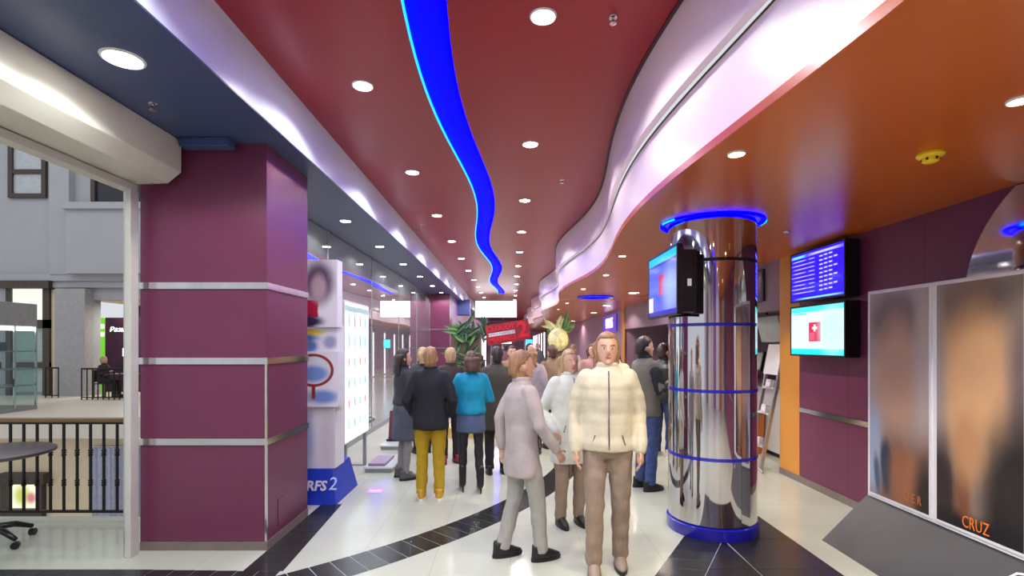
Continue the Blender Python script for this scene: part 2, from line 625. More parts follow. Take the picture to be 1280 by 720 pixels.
# bulkhead over the ticket counter recess, recess back wall, far right wall
struct('wall_bulkhead', MB().box(XW, XW + 0.2, 6.76, 16.0, 2.16, ZO), mat('mauve grey wall', (128, 104, 126), 0.45, var=0.04), 'mauve grey bulkhead above the ticket counter recess')
struct('wall_recess', MB().box(6.0, 6.2, 6.76, 16.0, 0, ZO).box(XW + 0.3, 6.2, 6.6, 6.76, 0, ZO).box(XW + .3, 6.2, 16, 16.2, 0, ZO), mat('dark recess wall', (140, 116, 138), 0.6), 'dark mauve back wall of the ticket counter recess')
struct('wall_far_right', MB().box(XW, XW + 0.3, 16.0, YE, 0, ZO), mat('far mauve wall', (158, 124, 152), 0.45, var=0.04), 'plum right wall beyond the counter recess')
MB().box(XW - 0.03, XW, 15.9, 16.25, 0, ZO).build('end_panel', M_orangep, WR)
# mirror sheet with a curved edge on the near right wall
cur = []
A0 = math.asin((ZO - 0.012 - 2.0) / 1.0)
for i in range(49):
    a = A0 - (2 * A0 + PI) * i / 48
    cur.append((3.0 + math.cos(a), 2.0 + math.sin(a)))
polym = cur
mir = MB()
nv = len(polym)
mir.add([(XW - 0.02, a, b) for a, b in polym] + [(XW - 0.013, a, b) for a, b in polym],
        [tuple(range(nv - 1, -1, -1)), tuple(range(nv, 2 * nv))] + [(i, (i + 1) % nv, nv + (i + 1) % nv, nv + i) for i in range(nv)])
bm = bmesh.new()
me = mir.mesh('wall_mirror'); bm.from_mesh(me); bmesh.ops.triangulate(bm, faces=[f for f in bm.faces if len(f.verts) > 4]); bm.to_mesh(me); bm.free()
wm = link('wall_mirror', me, M_mirror)
tag(wm, 'large round mirror on the right wall behind the film posters', 'mirror')

# left: wall clad in dark reflective shop glass
XG = -2.66
M_glassm = bpy.data.materials.new('grey reflective shop glass')
M_glassm.use_nodes = True
nt = M_glassm.node_tree
bs = nt.nodes['Principled BSDF']
bs.inputs['Base Color'].default_value = lin((112, 114, 112)) + (1,)
bs.inputs['Roughness'].default_value = 0.4
gl = nt.nodes.new('ShaderNodeBsdfGlossy'); gl.inputs['Roughness'].default_value = 0.02
gl.inputs['Color'].default_value = (0.95, 0.95, 0.97, 1)
mx = nt.nodes.new('ShaderNodeMixShader'); mx.inputs[0].default_value = 0.62
nt.links.new(bs.outputs[0], mx.inputs[1]); nt.links.new(gl.outputs[0], mx.inputs[2])
nt.links.new(mx.outputs[0], nt.nodes['Material Output'].inputs[0])
struct('wall_left', MB().box(-2.82, XG - 0.03, 5.09, 16.88, 0, ZN), mat('dark backing', (30, 30, 34), 0.6), 'wall behind the reflective shop glass')
SW = bpy.data.objects.new('window_1', None); COL.objects.link(SW)
tag(SW, 'grey reflective shop front glass with thin mullions', None, None, 'structure')
yy = [5.1, 7.46, 9.82, 12.18, 14.54, 16.88]
for a, b in zip(yy, yy[1:]):
    MB().box(XG - 0.02, XG, a + 0.006, b - 0.006, 0.10, ZN - 0.01).build('pane', M_glassm, SW)
for a in yy:
    MB().box(XG - 0.03, XG + 0.006, a - 0.008, a + 0.008, 0.0, ZN).build('mullion', M_greyw, SW)
MB().box(XG - 0.02, XG + 0.012, 5.1, 16.88, 0, 0.10).build('sill', M_greyw, SW)
struct('wall_far_left', MB().box(-2.4, -2.05, 17.8, YE, 0, ZN), mat('far mauve wall', (158, 124, 152), 0.45, var=0.04), 'plum left wall beyond the second column')
struct('wall_back', MB().box(-3.0, 4, YE, YE + 0.2, 0, 4), mat('far lilac wall', (226, 190, 220), 0.6), 'pale lilac wall at the far end of the hall')


# unseen panel wall added behind the viewer for the steel column to reflect
WN = bpy.data.objects.new('wall_near', None); COL.objects.link(WN)
tag(WN, 'unseen wall of pale and plum panels added for steel column reflections', None, None, 'structure')
cols = [(216, 206, 206), (150, 110, 130), (226, 214, 196), (216, 190, 190), (150, 110, 130), (224, 216, 214), (206, 140, 90), (230, 224, 218), (160, 120, 136), (226, 206, 196)]
for i in range(10):
    x = -6.0 + i * 1.22
    MB().box(x + .01, x + 1.21, YB - .1, YB, 0, ZR + .05).build('panel', mat('shop front %d' % i, cols[i], .45), WN)

# ------------------------------------------------------------------ plum columns
def plum_column(x0, x1, y0, y1, label):
    t = thing('plum_column', label, 'column', ((x0 + x1) / 2, (y0 + y1) / 2, 0))
    ox, oy = (x0 + x1) / 2, (y0 + y1) / 2
    X0, X1, Y0, Y1 = x0 - ox, x1 - ox, y0 - oy, y1 - oy
    MB().box(X0 + .02, X1 - .02, Y0 + .02, Y1 - .02, 0, ZN).build('core', M_base, t)
    zs = [0.075, 0.895, 1.56, 2.18, ZN]
    for a, b in zip(zs, zs[1:]):
        a_ = a + (0.028 if a > 0.1 else 0); b_ = b - (0.028 if b < 3 else 0)
        MB().box(X0, X1 - 0.002, Y0, Y0 + .02, a_, b_).build('panel', M_purple, t)
        MB().box(X1 - .02, X1, Y0 + .002, Y1, a_, b_).build('panel', M_purple, t)
        MB().box(X0, X0 + .02, Y0 + .02, Y1, a_, b_).build('panel', M_purple, t)
        MB().box(X0 + .02, X1 - .02, Y1 - .02, Y1, a_, b_).build('panel', M_purple, t)
    for z in zs[1:-1]:
        MB().box(X0 - .006, X1 + .012, Y0 - .012, Y0 + .02, z - .027, z + .027).build('steel_band', M_steelb, t)
        MB().box(X1 - .02, X1 + .012, Y0 + .02, Y1 + .006, z - .027, z + .027).build('steel_band', M_steelb, t)
    MB().box(X1 - .012, X1 + .005, Y0 - .005, Y0 + .012, 0.075, 1.56).build('corner_strip', M_steelb, t)
    MB().box(X0, X1 + .006, Y0 - .006, Y1, 0, 0.072).build('plinth', M_base, t)
    return t


c1 = plum_column(-3.05, -2.01, 4.22, 5.07, 'plum laminate column with steel bands beside the white shutter post')
MB().box(.52, .525, -.22, -.04, .12, .36).build('service_hatch', M_purple, c1)
plum_column(-2.66, -2.01, 16.9, 17.75, 'plum column with steel bands at the far end of the shop glass')

# ------------------------------------------------------------------ roller shutter housing and post
t = thing('roller_shutter', 'cream roller shutter housing with guide post beside the plum column', 'shutter', (-3.07, 4.1, 0))
sec = [(-2.665, ZN - .004), (-2.665, 3.09), (-2.775, 3.0), (-3.12, 2.99), (-3.12, ZN - .004)]
def sxz(sec, y0, y1, ox, oy):
    m_ = MB(); n_ = len(sec)
    m_.add([(x - ox, y0 - oy, z) for x, z in sec] + [(x - ox, y1 - oy, z) for x, z in sec],
           [tuple(range(n_)), tuple(range(2 * n_ - 1, n_ - 1, -1))] + [(i, n_ + i, n_ + (i + 1) % n_, (i + 1) % n_) for i in range(n_)])
    return m_
sxz(sec, -3.0, 4.15, -3.07, 4.1).build('housing', mat('cream shutter housing', (206, 202, 190), 0.28, spec=0.5, var=0.02), t, bevel=0.006)
MB().box(-.05, .05, -7.1, .05, 2.93, 2.985).build('header_rail', M_lgrey, t)
MB().box(.01, .058, -.04, .05, 0, 2.93).build('guide_post', M_lgrey, t, bevel=0.004)
MB().box(-.006, .01, -.03, .03, 0, 2.93).build('guide_channel', mat('aluminium', (190, 190, 188), 0.3, 0.8), t)
for dx, z in ((.285, 3.02),):
    MB().lathe([(0.012, 2.988), (0.012, 2.98), (.004, 2.976)], 8, (.2, .0)).build('fixing_screw', M_steelb, t)

# small blue box light on the soffit before the column
t = thing('exit_light_box', 'small dark blue box light on soffit at top of plum column', 'light box', (-2.44, 4.12, ZN))
MB().box(-.2, .2, -.05, .05, -.075, 0).build('housing', M_navy, t, bevel=.008)
MB().box(-.18, .18, -.053, -.048, -.06, -.015).build('lens', mat('blue lens', (70, 84, 140), 0.2), t)

# ------------------------------------------------------------------ steel clad round column
CXc, CYc, RC = 1.87, 4.76, 0.385
t = thing('steel_column', 'round column clad in mirror steel with blue rings', 'column', (CXc, CYc, 0))


def arc_panel(r, a0, a1, z0, z1, n=18, th=0.006):
    rs = []
    for i in range(n + 1):
        a = a0 + (a1 - a0) * i / n
        c, s = math.cos(a), math.sin(a)
        rs.append([(r * c, r * s, z0), (r * c, r * s, z1), ((r - th) * c, (r - th) * s, z1), ((r - th) * c, (r - th) * s, z0)])
    return MB().loft(rs)


MB().lathe([(RC - .012, 0), (RC - .012, ZO)], 48).build('core', M_black, t, 'auto')
tiers = [0.11, 0.70, 1.29, 1.87, 2.43, ZO]
seams = [-PI / 2 + 0.30, -PI / 2 + 0.30 + 2 * PI / 3, -PI / 2 + 0.30 + 4 * PI / 3]
for a, b in zip(tiers, tiers[1:]):
    for s in seams:
        arc_panel(RC, s + 0.004, s + 2 * PI / 3 - 0.004, a + .012, b - (.012 if b < 2.8 else 0)).build('steel_panel', M_mirror, t, 'auto')
for z in tiers[1:-1]:
    MB().lathe([(RC - .01, z - .014), (RC + .006, z - .014), (RC + .006, z + .014), (RC - .01, z + .014)], 64).build('blue_ring', M_blue if z < 2.2 else M_black, t, 'auto')
MB().lathe([(RC + .012, 0), (RC + .016, 0.01), (RC + .016, 0.10), (RC - .01, 0.115)], 64).build('base_ring', M_blue, t, 'auto')
MB().lathe([(RC + .03, ZO), (RC + .07, ZO), (RC + .075, ZO - .010), (RC + .066, ZO - .020), (RC + .034, ZO - .016)], 64, cap=False).build('ceiling_ring_light', M_bluelit, t, 'auto')
for a in (-2.9, -.2):
    arc_panel(RC + .078, a - .22, a + .22, ZO - .019, ZO - .006, 8, .01).build('led_strip', M_cyanled, t)

# television on the column
def tv(name, label, face_x, y0, y1, z0, z1, depth, pm, back=None, fr=.02):
    """screen facing -X, spanning y0..y1"""
    t = thing(name, label, 'television', (face_x, (y0 + y1) / 2, z0))
    hy = (y1 - y0) / 2; h = z1 - z0
    MB().box(.006, .05, -hy, hy, 0, h).build('cabinet', M_black, t, bevel=.004)
    q = MB(); f = fr
    q.box(0, .012, -hy, hy, 0, f).box(0, .012, -hy, hy, h - f, h).box(0, .012, -hy, -hy + f, f, h - f).box(0, .012, hy - f, hy, f, h - f)
    q.build('bezel', M_black, t)
    MB().quad((.004, hy - f, f), (.004, -hy + f, f), (.004, -hy + f, h - f), (.004, hy - f, h - f)).build('screen', pm, t)
    if back:
        MB().box(.05, depth, back[0] * hy, back[1] * hy, back[2] * h, back[3] * h).build('wall_bracket', M_black, t)
    return t


scr3 = print_mat('column screen picture', (70, 96, 232), [
    ('r', .5, .93, .6, .07, (0, 190, 250), .02), ('r', .5, .85, .6, .02, (30, 60, 150), .3),
    ('r', .5, .5, .12, .17, (190, 40, 80), .1), ('e', .8, .4, .25, .35, (150, 170, 250), .6),
    ('r', .08, .16, .09, .16, (250, 240, 250), .05), ('r', .5, .03, .6, .04, (20, 40, 180), .2)], .12, 1.0)
t3 = tv('television', 'flat television with blue picture mounted on the steel column', 1.40, 4.30, 5.20, 1.95, 2.55, .12, scr3)
MB().box(.05, .17, -.44, -.27, .02, .55).build('speaker_box', M_black, t3, bevel=.006)
MB().quad((.09, -.4405, .24), (.125, -.4405, .24), (.125, -.4405, .30), (.09, -.4405, .30)).build('sticker', M_ring, t3)
MB().box(.05, .10, -.1, .1, .2, .4).build('wall_bracket', M_black, t3)
# televisions on the right wall
rows = []
for i in range(9):
    v = .84 - i * .085
    rows.append(('r', .17 + .02 * (i % 3), v, .11 + .02 * ((i * 2) % 3), .010, (170, 160, 255), .6))
    rows.append(('r', .42, v, .05, .010, (150, 150, 255), .6))
    for k in range(4 if i % 2 else 3):
        rows.append(('r', .60 + .085 * k, v + .005 * k, .028, .013, (190, 180, 255), .5))
scr1 = print_mat('schedule screen', (34, 10, 214), [('r', .15, .93, .13, .025, (90, 200, 255), .4), ('r', .66, .93, .25, .022, (170, 170, 255), .6)] + rows + [('r', .55, .03, .35, .015, (120, 200, 240), .5)], .1, 1.4)
scr2 = print_mat('advert screen', (214, 240, 246), [
    ('r', .5, .95, .6, .06, (60, 225, 225), .3), ('r', .5, .05, .6, .07, (30, 225, 225), .2), ('r', .18, .86, .14, .02, (90, 220, 230), .5),
    ('r', .48, .47, .115, .20, (206, 34, 74), .06), ('r', .48, .55, .02, .07, (255, 220, 230), .1), ('r', .48, .55, .05, .025, (255, 220, 230), .1),
    ('r', .43, .38, .05, .08, (226, 90, 120), .3), ('e', .8, .5, .2, .4, (190, 235, 246), .7)], .1, 1.05)
tv('television', 'upper wall television showing a blue film schedule', XW - .16, 5.2, 6.22, 2.19, 2.775, .145, scr1, (-1, -.1, .0, 1.0))
tv('television', 'lower wall television showing white advert with red square', XW - .16, 5.2, 6.22, 1.56, 2.145, .145, scr2, (-1, -.1, .0, 1.0))

# ------------------------------------------------------------------ downlights
def spot(loc, power, col, parent=None, size=150, radius=.06):
    l = bpy.data.lights.new('downlight_spot', 'SPOT')
    l.energy = power; l.color = col; l.spot_size = math.radians(size); l.spot_blend = .25; l.shadow_soft_size = radius
    o = bpy.data.objects.new('downlight_spot', l)
    COL.objects.link(o)
    o.location = loc
    if parent: o.parent = parent
    return o


def lamp_proto(r, lens):
    a = MB().lathe([(r * .84, -.004), (r * .9, -.010), (r, -.008), (r * 1.04, 0), (r * .84, 0)], 20, cap=False).mesh('trim_ring'); a.materials.append(M_ring)
    b = MB().lathe([(r * .2, -.006), (r * .86, -.005), (r * .86, 0)], 20).mesh('lens'); b.materials.append(lens)
    return a, b


LP = {'w': lamp_proto(.085, M_lamp), 'c': lamp_proto(.075, M_lamp), 'o': lamp_proto(.05, M_lampw), 'b': lamp_proto(.12, M_lampw), 'W': lamp_proto(.11, M_lamp)}


def downlight(kind, x, y, z, label, group, power, col, size=150):
    t = thing('ceiling_downlight', label, 'downlight', (x, y, z), 0, group)
    link('trim_ring', LP[kind][0], None, t); link('lens', LP[kind][1], None, t)
    if power: spot((0, 0, -.03), power, col, t, size)
    return t


for k in range(-3, 18):
    Y = 4.16 + 2.1 * k
    downlight('w', -1.2, Y, ZR, 'round white downlight in the red ceiling row beside the white fascia', 'red ceiling downlights beside the fascia', SPOT_WHITE, (1, .97, .93), 144)
    Y = 3.28 + 2.1 * k
    downlight('w', .21, Y, ZR, 'round white downlight in the red ceiling row right of the blue trough', 'red ceiling downlights between trough and wavy fascia', SPOT_WHITE, (1, .97, .93), 144)
for Y in (-1.0, 1.0, 2.96):
    downlight('W' if Y == 2.96 else 'c', -2.24, Y, ZN, 'bright round downlight in the navy soffit beside the shutter housing', 'navy soffit downlights by the shutter', SPOT_COOL, (.92, 1, .98))
for Y in (6.86, 8.66, 10.56, 12.5, 14.5, 16.4):
    downlight('c', -2.21, Y, ZN, 'small cool downlight in the navy soffit beyond the first column', 'navy soffit downlights past the column', SPOT_COOL, (.92, 1, .98))
for x, Y in ((1.38, -1.2), (2.34, -.6), (1.36, .9), (2.34, 2.35), (1.33, 3.01), (2.45, 5.9), (1.42, 6.5), (1.55, 8.3), (1.48, 10.4), (1.55, 14.0), (1.55, 16.5)):  # the one hidden behind the steel column is added to brighten the right floor
    downlight('o', x, Y, ZO, 'small warm star-bright downlight in the orange ceiling', 'orange ceiling downlights', SPOT_WARM, (1, .91, .76), 112)
for x, Y in ((2.8, 14.9), (3.0, 18.4), (3.05, 25.0), (2.6, 8.8), (2.7, 11.2)):
    downlight('b', x, Y, ZO, 'broad round flush lamp in the far orange ceiling', 'broad orange ceiling lamps', SPOT_WARM, (1, .9, .74))
# blue oval recess further along the orange ceiling
t = thing('ring_light', 'flat round blue ring lamp set in the far orange ceiling', 'ceiling light', (2.0, 12.1, ZO - .003))
MB().lathe([(.36, 0), (.36, -.03), (.42, -.03), (.43, 0)], 40, cap=False).build('rim', M_blue, t)
MB().lathe([(.36, -.004), (.36, -.02)], 40).build('diffuser', M_bluelit, t)

# sprinklers, smoke detector
M_yel = mat('yellow plastic', (232, 196, 20), 0.4)
t = thing('smoke_detector', 'yellow round smoke detector on the orange ceiling', 'smoke detector', (2.47, 3.01, ZO))
MB().lathe([(.068, 0), (.070, -.012), (.062, -.022), (.045, -.026)], 28).build('base', M_yel, t, 'auto')
MB().lathe([(.045, -.026), (.042, -.046), (.030, -.054), (.01, -.056)], 24).build('sensor_head', M_yel, t, 'auto')
for a in range(6):
    MB().box(-.006, .006, -.046, -.040, -.044, -.030, Matrix.Rotation(a * PI / 3, 4, 'Z')).build('vent_slot', M_black, t)
for i, (x, Y, z, lab) in enumerate(((.66, 3.29, ZR, 'red ceiling near the blue trough'), (.66, 6.55, ZR, 'red ceiling beside the wavy fascia'), (2.76, 5.12, ZO, 'orange ceiling beside the steel column'), (-2.46, 3.52, ZN, 'navy soffit by the shutter housing'), (-1.55, 9.0, ZR, 'red ceiling near the white fascia'))):
    t = thing('sprinkler_head', 'small chrome sprinkler head on the ' + lab, 'sprinkler', (x, Y, z))
    MB().lathe([(.03, 0), (.028, -.006), (.01, -.012)], 16).build('escutcheon', M_steelb, t, 'auto')
    MB().lathe([(.008, -.01), (.008, -.04)], 8).build('stem', M_steelb, t)
    MB().lathe([(.02, -.040), (.022, -.043), (.004, -.045)], 12).build('deflector', M_steelb, t)

# white hanging screen far down the hall
t = thing('hanging_screen', 'bright white hanging screen under the far red ceiling', 'screen', (-.62, 22, 2.84))
MB().box(-.9, .9, 0, .12, 0, .72).build('frame', M_lgrey, t)
MB().quad((-.88, -.004, .02), (.88, -.004, .02), (.88, -.004, .70), (-.88, -.004, .70)).build('lit_face', mat('white lit face', (250, 250, 250), .4, emit=(255, 255, 255), estr=2.2), t)
for x in (-.6, .6):
    MB().tube([(x, .06, .72), (x, .06, .96)], .008).build('hanger_rod', M_steelb, t)
t = thing('blue_sign_box', 'plain blue box sign hanging beside the far plum column', 'sign', (-1.87, 19.9, 2.83))
MB().box(-.3, .3, 0, .3, 0, .6).build('body', mat('slate blue', (92, 104, 168), .5), t, bevel=.01)
MB().box(-.3, .3, -.005, .305, -.02, 0).build('bottom_trim', M_black, t)
for x in (-.2, .2):
    MB().tube([(x, .15, .6), (x, .15, .97)], .01).build('hanger_rod', M_steelb, t)

# ================================================================== FILM POSTER STAND (right)
XP = 3.06
t = thing('poster_stand', 'double film poster stand with grey sloping base against the right wall', 'poster stand', (XP, 3.7, 0))
y0, y1 = 2.9 - 3.7, 4.40 - 3.7
M_greyb = mat('mid grey card', (62, 62, 64), .55, var=.05)
# sloping base (prism along Y)
sec = [(-.36, 0), (.2, 0), (.2, .42), (.06, .42)]
sxz(sec, 2.80, 4.44, 0, 3.7).build('base', M_greyb, t)
MB().box(.02, .06, y0 - .05, y1 + .01, .40, 2.15).build('backing_board', M_ring, t)
pa = print_mat('left film poster', (160, 146, 138), [
    ('e', .46, .86, .40, .12, (84, 78, 88), .5), ('e', .48, .60, .36, .28, (180, 144, 122), .5), ('e', .95, .60, .16, .5, (172, 160, 152), .7),
    ('r', .5, .10, .7, .22, (118, 84, 66), .6), ('e', .06, .22, .18, .22, (150, 162, 184), .5),
    ('e', .30, .16, .10, .13, (52, 58, 74), .4, 18), ('e', .62, .13, .22, .13, (150, 98, 66), .6), ('e', .95, .06, .16, .16, (44, 36, 34), .6), ('e', .14, .10, .05, .1, (70, 84, 110), .5, 20)], .35, 0, .05, .3)
pb = print_mat('right film poster', (152, 134, 120), [
    ('e', .5, .89, .44, .11, (86, 78, 80), .55), ('e', .47, .60, .42, .31, (208, 164, 118), .5), ('e', 1.0, .62, .14, .4, (116, 102, 98), .7), ('e', 0, .62, .10, .4, (160, 148, 140), .7),
    ('e', .98, .14, .46, .34, (38, 32, 30), .45), ('e', .04, .10, .24, .26, (54, 44, 42), .5), ('e', .34, .14, .10, .22, (120, 78, 52), .6),
    ('e', .40, .33, .17, .14, (186, 140, 98), .6), ('r', .5, .0, .6, .06, (30, 26, 26), .6)], .35, 0, .05, .3)
for a, b, m_ in ((3.735, 4.385, pa), (3.04, 3.70, pb)):
    a -= 3.7; b -= 3.7
    MB().box(.008, .02, a, b, .425, 2.14).build('white_border', M_ring, t)
    e = .018
    MB().quad((.006, b - e, .445), (.006, a + e, .445), (.006, a + e, 2.12), (.006, b - e, 2.12)).build('poster_print', m_, t)
M_ol = mat('orange lettering', (226, 120, 40), .5, emit=(226, 120, 40), estr=0.0)
Mx = face_mx((.004, 3.375 - 3.7, .50), (0, -1, 0), (0, 0, 1))
text('lettering', 'CRUZ', .105, M_ol, t, Mx @ Matrix.Diagonal((.72, 1.1, 1, 1)), .001)
Mx = face_mx((.004, 3.90 - 3.7, .52), (0, -1, 0), (0, 0, 1))
text('lettering', 'D E R', .085, mat('dull orange lettering', (190, 104, 50), .5), t, Mx @ Matrix.Diagonal((.8, 1.1, 1, 1)), .001)
nrm = Vector((-.42, 0, .42)).normalized()
up = Vector((.42, 0, .42)).normalized()
Mx = face_mx(Vector((-.36, 3.03 - 3.7, 0)) + up * .42 + nrm * .002, (0, -1, 0), up)
text('lettering', 'C', .17, M_ring, t, Mx, .001)

# ================================================================== TOTEM STANDEE beside the column (characters left out)
t = thing('totem_standee', 'tall stacked white box standee on blue wedge base beside plum column', 'standee', (-2.08, 5.62, 0))
M_tblue = mat('bright blue card', (24, 58, 178), .4, var=.04)
fr = [(-.30, -.22), (.24, -.22), (.24, .55), (-.30, .55)]
tp = [(-.26, -.13), (.17, -.13), (.17, .46), (-.26, .46)]
MB().loft([[(x, y, 0) for x, y in fr], [(x, y, .36) for x, y in tp]]).build('wedge_base', M_tblue, t)
Mx = face_mx((.06, -.185, .19), (1, 0, 0), (0, .24, 1))
text('lettering', 'RFS', .14, M_ring, t, Mx @ Matrix.Translation((-.04, 0, .004)), .004, .1, .004)
text('lettering', '2', .19, mat('pale blue lettering', (196, 214, 250), .5), t, Mx @ Matrix.Translation((.135, .02, .004)), .004, .1)
# soft abstract colour fields only
PW = (232, 232, 234)
tb1 = print_mat('totem print low', PW, [('e', .28, .45, .22, .42, (166, 186, 222), .6), ('e', .85, .4, .2, .5, (214, 204, 206), .7)], .4, 0, .06)
tb2 = print_mat('totem print mirror', PW, [('e', .7, .18, .3, .12, (120, 150, 206), .5), ('e', .15, .22, .2, .1, (130, 158, 212), .5), ('r', .52, .30, .035, .16, (150, 50, 34), .2),
               ('e', .52, .66, .40, .30, (150, 50, 34), .03), ('e', .52, .66, .34, .25, (222, 226, 232), .03), ('e', .52, .6, .27, .14, (120, 152, 210), .35)], .4, 0)
tb3 = print_mat('totem print yellow', PW, [('e', .3, .74, .42, .13, (232, 204, 60), .35), ('e', .3, .55, .30, .14, (96, 126, 176), .5), ('e', .45, .25, .14, .22, (96, 128, 184), .5), ('e', .85, .4, .13, .22, (166, 170, 200), .5), ('e', .08, .3, .1, .2, (120, 70, 50), .5)], .4, 0, .05)
tb4 = print_mat('totem print red', (240, 238, 240), [('e', .62, .66, .30, .30, (92, 70, 96), .45), ('r', .45, .27, .16, .13, (186, 26, 64), .12), ('e', .35, .08, .36, .09, (52, 40, 74), .4), ('e', .62, .58, .16, .20, (190, 170, 172), .5)], .4, 0, .05)
for i, (x0, x1, yf, d, z0, z1, m_) in enumerate(((-.27, .19, -.10, .30, .36, 1.04, tb1), (-.30, .24, -.16, .22, 1.03, 1.62, tb2), (-.30, .22, -.12, .22, 1.60, 1.90, tb3), (-.29, .235, -.16, .16, 1.88, 2.60, tb4))):
    bx = MB().box(x0, x1, yf, yf + d, z0, z1).build('card_box', M_ring, t)
    MB().quad((x0, yf - .002, z0), (x1, yf - .002, z0), (x1, yf - .002, z1), (x0, yf - .002, z1)).build('printed_face', m_, bx)

# ================================================================== BACKLIT PICTURE BOARD
t = thing('lightbox_board', 'glowing white lightbox board with rows of small product pictures', 'lightbox', (-2.02, 6.80, 0))
MB().box(-.06, .0, -.58, .50, .46, 2.24).build('cabinet', M_lgrey, t, bevel=.01)
pics = []
for r in range(6):
    for c in range(4):
        u, v = .16 + c * .225, .12 + r * .15
        colr = [(176, 206, 220), (206, 130, 130), (150, 180, 200), (190, 160, 156), (160, 196, 210), (150, 190, 206)][(r + 2 * c) % 6]
        pics.append(('r', u, v, .028, .028 if r < 4 else .045, colr, .6))
pics.append(('r', .5, .955, .6, .02, (150, 176, 186), .4))
lb = print_mat('product picture sheet', (226, 244, 250), pics, .3, 1.05, .02)
MB().quad((.003, -.56, .48), (.003, .48, .48), (.003, .48, 2.22), (.003, -.56, 2.22)).build('lit_face', lb, t)
for y in (-.45, .40):
    MB().box(-.05, -.01, y - .02, y + .02, 0, .5).build('leg', M_greyw, t)
    MB().box(-.25, .05, y - .03, y + .03, 0, .012).build('foot_plate', M_greyw, t)

# low glass plinths, slanted maroon board, flyer
M_plinth = mat('pale glassy plinth', (206, 212, 210), .12, spec=.6, var=.03)
for i, (x0, x1, ya, yb, lab) in enumerate(((-1.94, -1.55, 6.75, 7.55, 'low pale display plinth beside the lightbox board'), (-2.1, -1.55, 8.2, 9.6, 'low pale display plinth under the maroon board'), (-2.3, -1.6, 10.3, 11.5, 'low pale display plinth with clear cover by the shop glass'))):
    t = thing('display_plinth', lab, 'plinth', ((x0 + x1) / 2, (ya + yb) / 2, 0))
    hx, hy = (x1 - x0) / 2, (yb - ya) / 2
    MB().box(-hx + .02, hx - .02, -hy + .02, hy - .02, 0, .05).build('foot', M_greyw, t)
    MB().box(-hx, hx, -hy, hy, .05, .075).build('top_slab', M_plinth, t, bevel=.004)
    if i != 1:
        MB().box(-hx + .05, hx - .12, -hy + .06, hy - .2, .075, .11).build('price_card', mat('card mauve', (150, 130, 150), .5), t)
t = thing('sloped_board', 'maroon sloping display board on a black prop stand', 'display board', (-1.85, 8.6, .079))
Mr = Matrix.Rotation(math.radians(-14), 4, 'X')
MB().box(-.2, .2, -.01, .01, .02, .5, Mr).build('board', mat('maroon board', (96, 40, 52), .5), t)
MB().box(-.22, .22, -.06, .10, 0, .03).build('foot', M_black, t)
MB().tube([(.16, .02, .025), (-.02, .34, .95)], .014).build('prop_stand', M_black, t)
MB().tube([(-.16, .02, .025), (-.02, .34, .95)], .012).build('prop_stand', M_black, t)
MB().tube([(-.02, .34, .95), (-.0, .62, .014)], .012).build('prop_stand', M_black, t)
p = GR(470, 613)
fl = MB().quad((-.09, -.12, .002), (.09, -.12, .002), (.09, .12, .002), (-.09, .12, .002))
fo = fl.box(-.09, .09, -.12, .12, 0, .0015).build('flyer', print_mat('flyer print', (216, 176, 226), [('r', .5, .62, .6, .05, (240, 150, 60), .3), ('r', .5, .4, .35, .10, (250, 226, 250), .3), ('r', .5, .85, .4, .06, (170, 110, 220), .4)], .4), None, at=p + Vector((0, 0, .001)))
tag(fo, 'small pink and orange paper flyer lying on the pale floor', 'flyer')

# ================================================================== JUNGLE DISPLAY with film sign
t = thing('jungle_display', 'jungle foliage cardboard display with tilted red film title sign', 'standee', (.0, 9.5, 0))
for xa, xb in ((-1.1, -.55), (.68, 1.1)):
    MB().box(xa, xb, -.02, .02, .18, 1.95).build('backdrop', mat('green brown card', (110, 92, 70), .6, var=.3, scale=5), t)
MB().box(-1.15, 1.15, -.25, .25, 0, .18).build('base', mat('yellow card', (206, 176, 96), .6, var=.2), t)
leafm = {}
for nm, c in (('leaf green dark', (36, 78, 40)), ('leaf green', (86, 132, 62)), ('leaf pale', (206, 208, 140))):
    leafm[nm] = mat(nm, c, .5, var=.2, scale=10)


def leaf_mesh(l, w):
    b = MB(); n = 5
    vs = []
    for i in range(n + 1):
        u = i / n
        ww = w * math.sin(PI * min(.98, .12 + .86 * u)) * .5
        zz = .12 * l * u * u
        vs += [(-ww, l * u, zz + ww * .4), (0, l * u, zz), (ww, l * u, zz + ww * .4)]
    fs = []
    for i in range(n):
        for k in (0, 1):
            fs.append((i * 3 + k, i * 3 + k + 1, i * 3 + k + 4, i * 3 + k + 3))
    return b.add(vs, fs)


LM = {}
for nm in leafm:
    LM[nm] = [leaf_mesh(.34, .075).mesh('leaf'), leaf_mesh(.26, .055).mesh('leaf')]
    for m_ in LM[nm]: m_.materials.append(leafm[nm])


def leaves(parent, cx, cy, cz, n, spread, kinds, seed):
    r = random.Random(seed)
    for i in range(n):
        o = link('leaf', LM[kinds[i % len(kinds)]][i % 2], None, parent)
        a = r.uniform(-1.5, 1.5)
        o.location = (cx + r.uniform(-spread, spread) * .6, cy + r.uniform(-.06, .06), cz + r.uniform(-spread, spread * .3))
        o.rotation_euler = (PI / 2 - .3 + r.uniform(-.5, .2), 0, 0)
        o.rotation_euler = (Matrix.Rotation(a, 3, 'Y') @ Matrix.Rotation(PI / 2 - .35 + r.uniform(-.3, .3), 3, 'X')).to_euler()


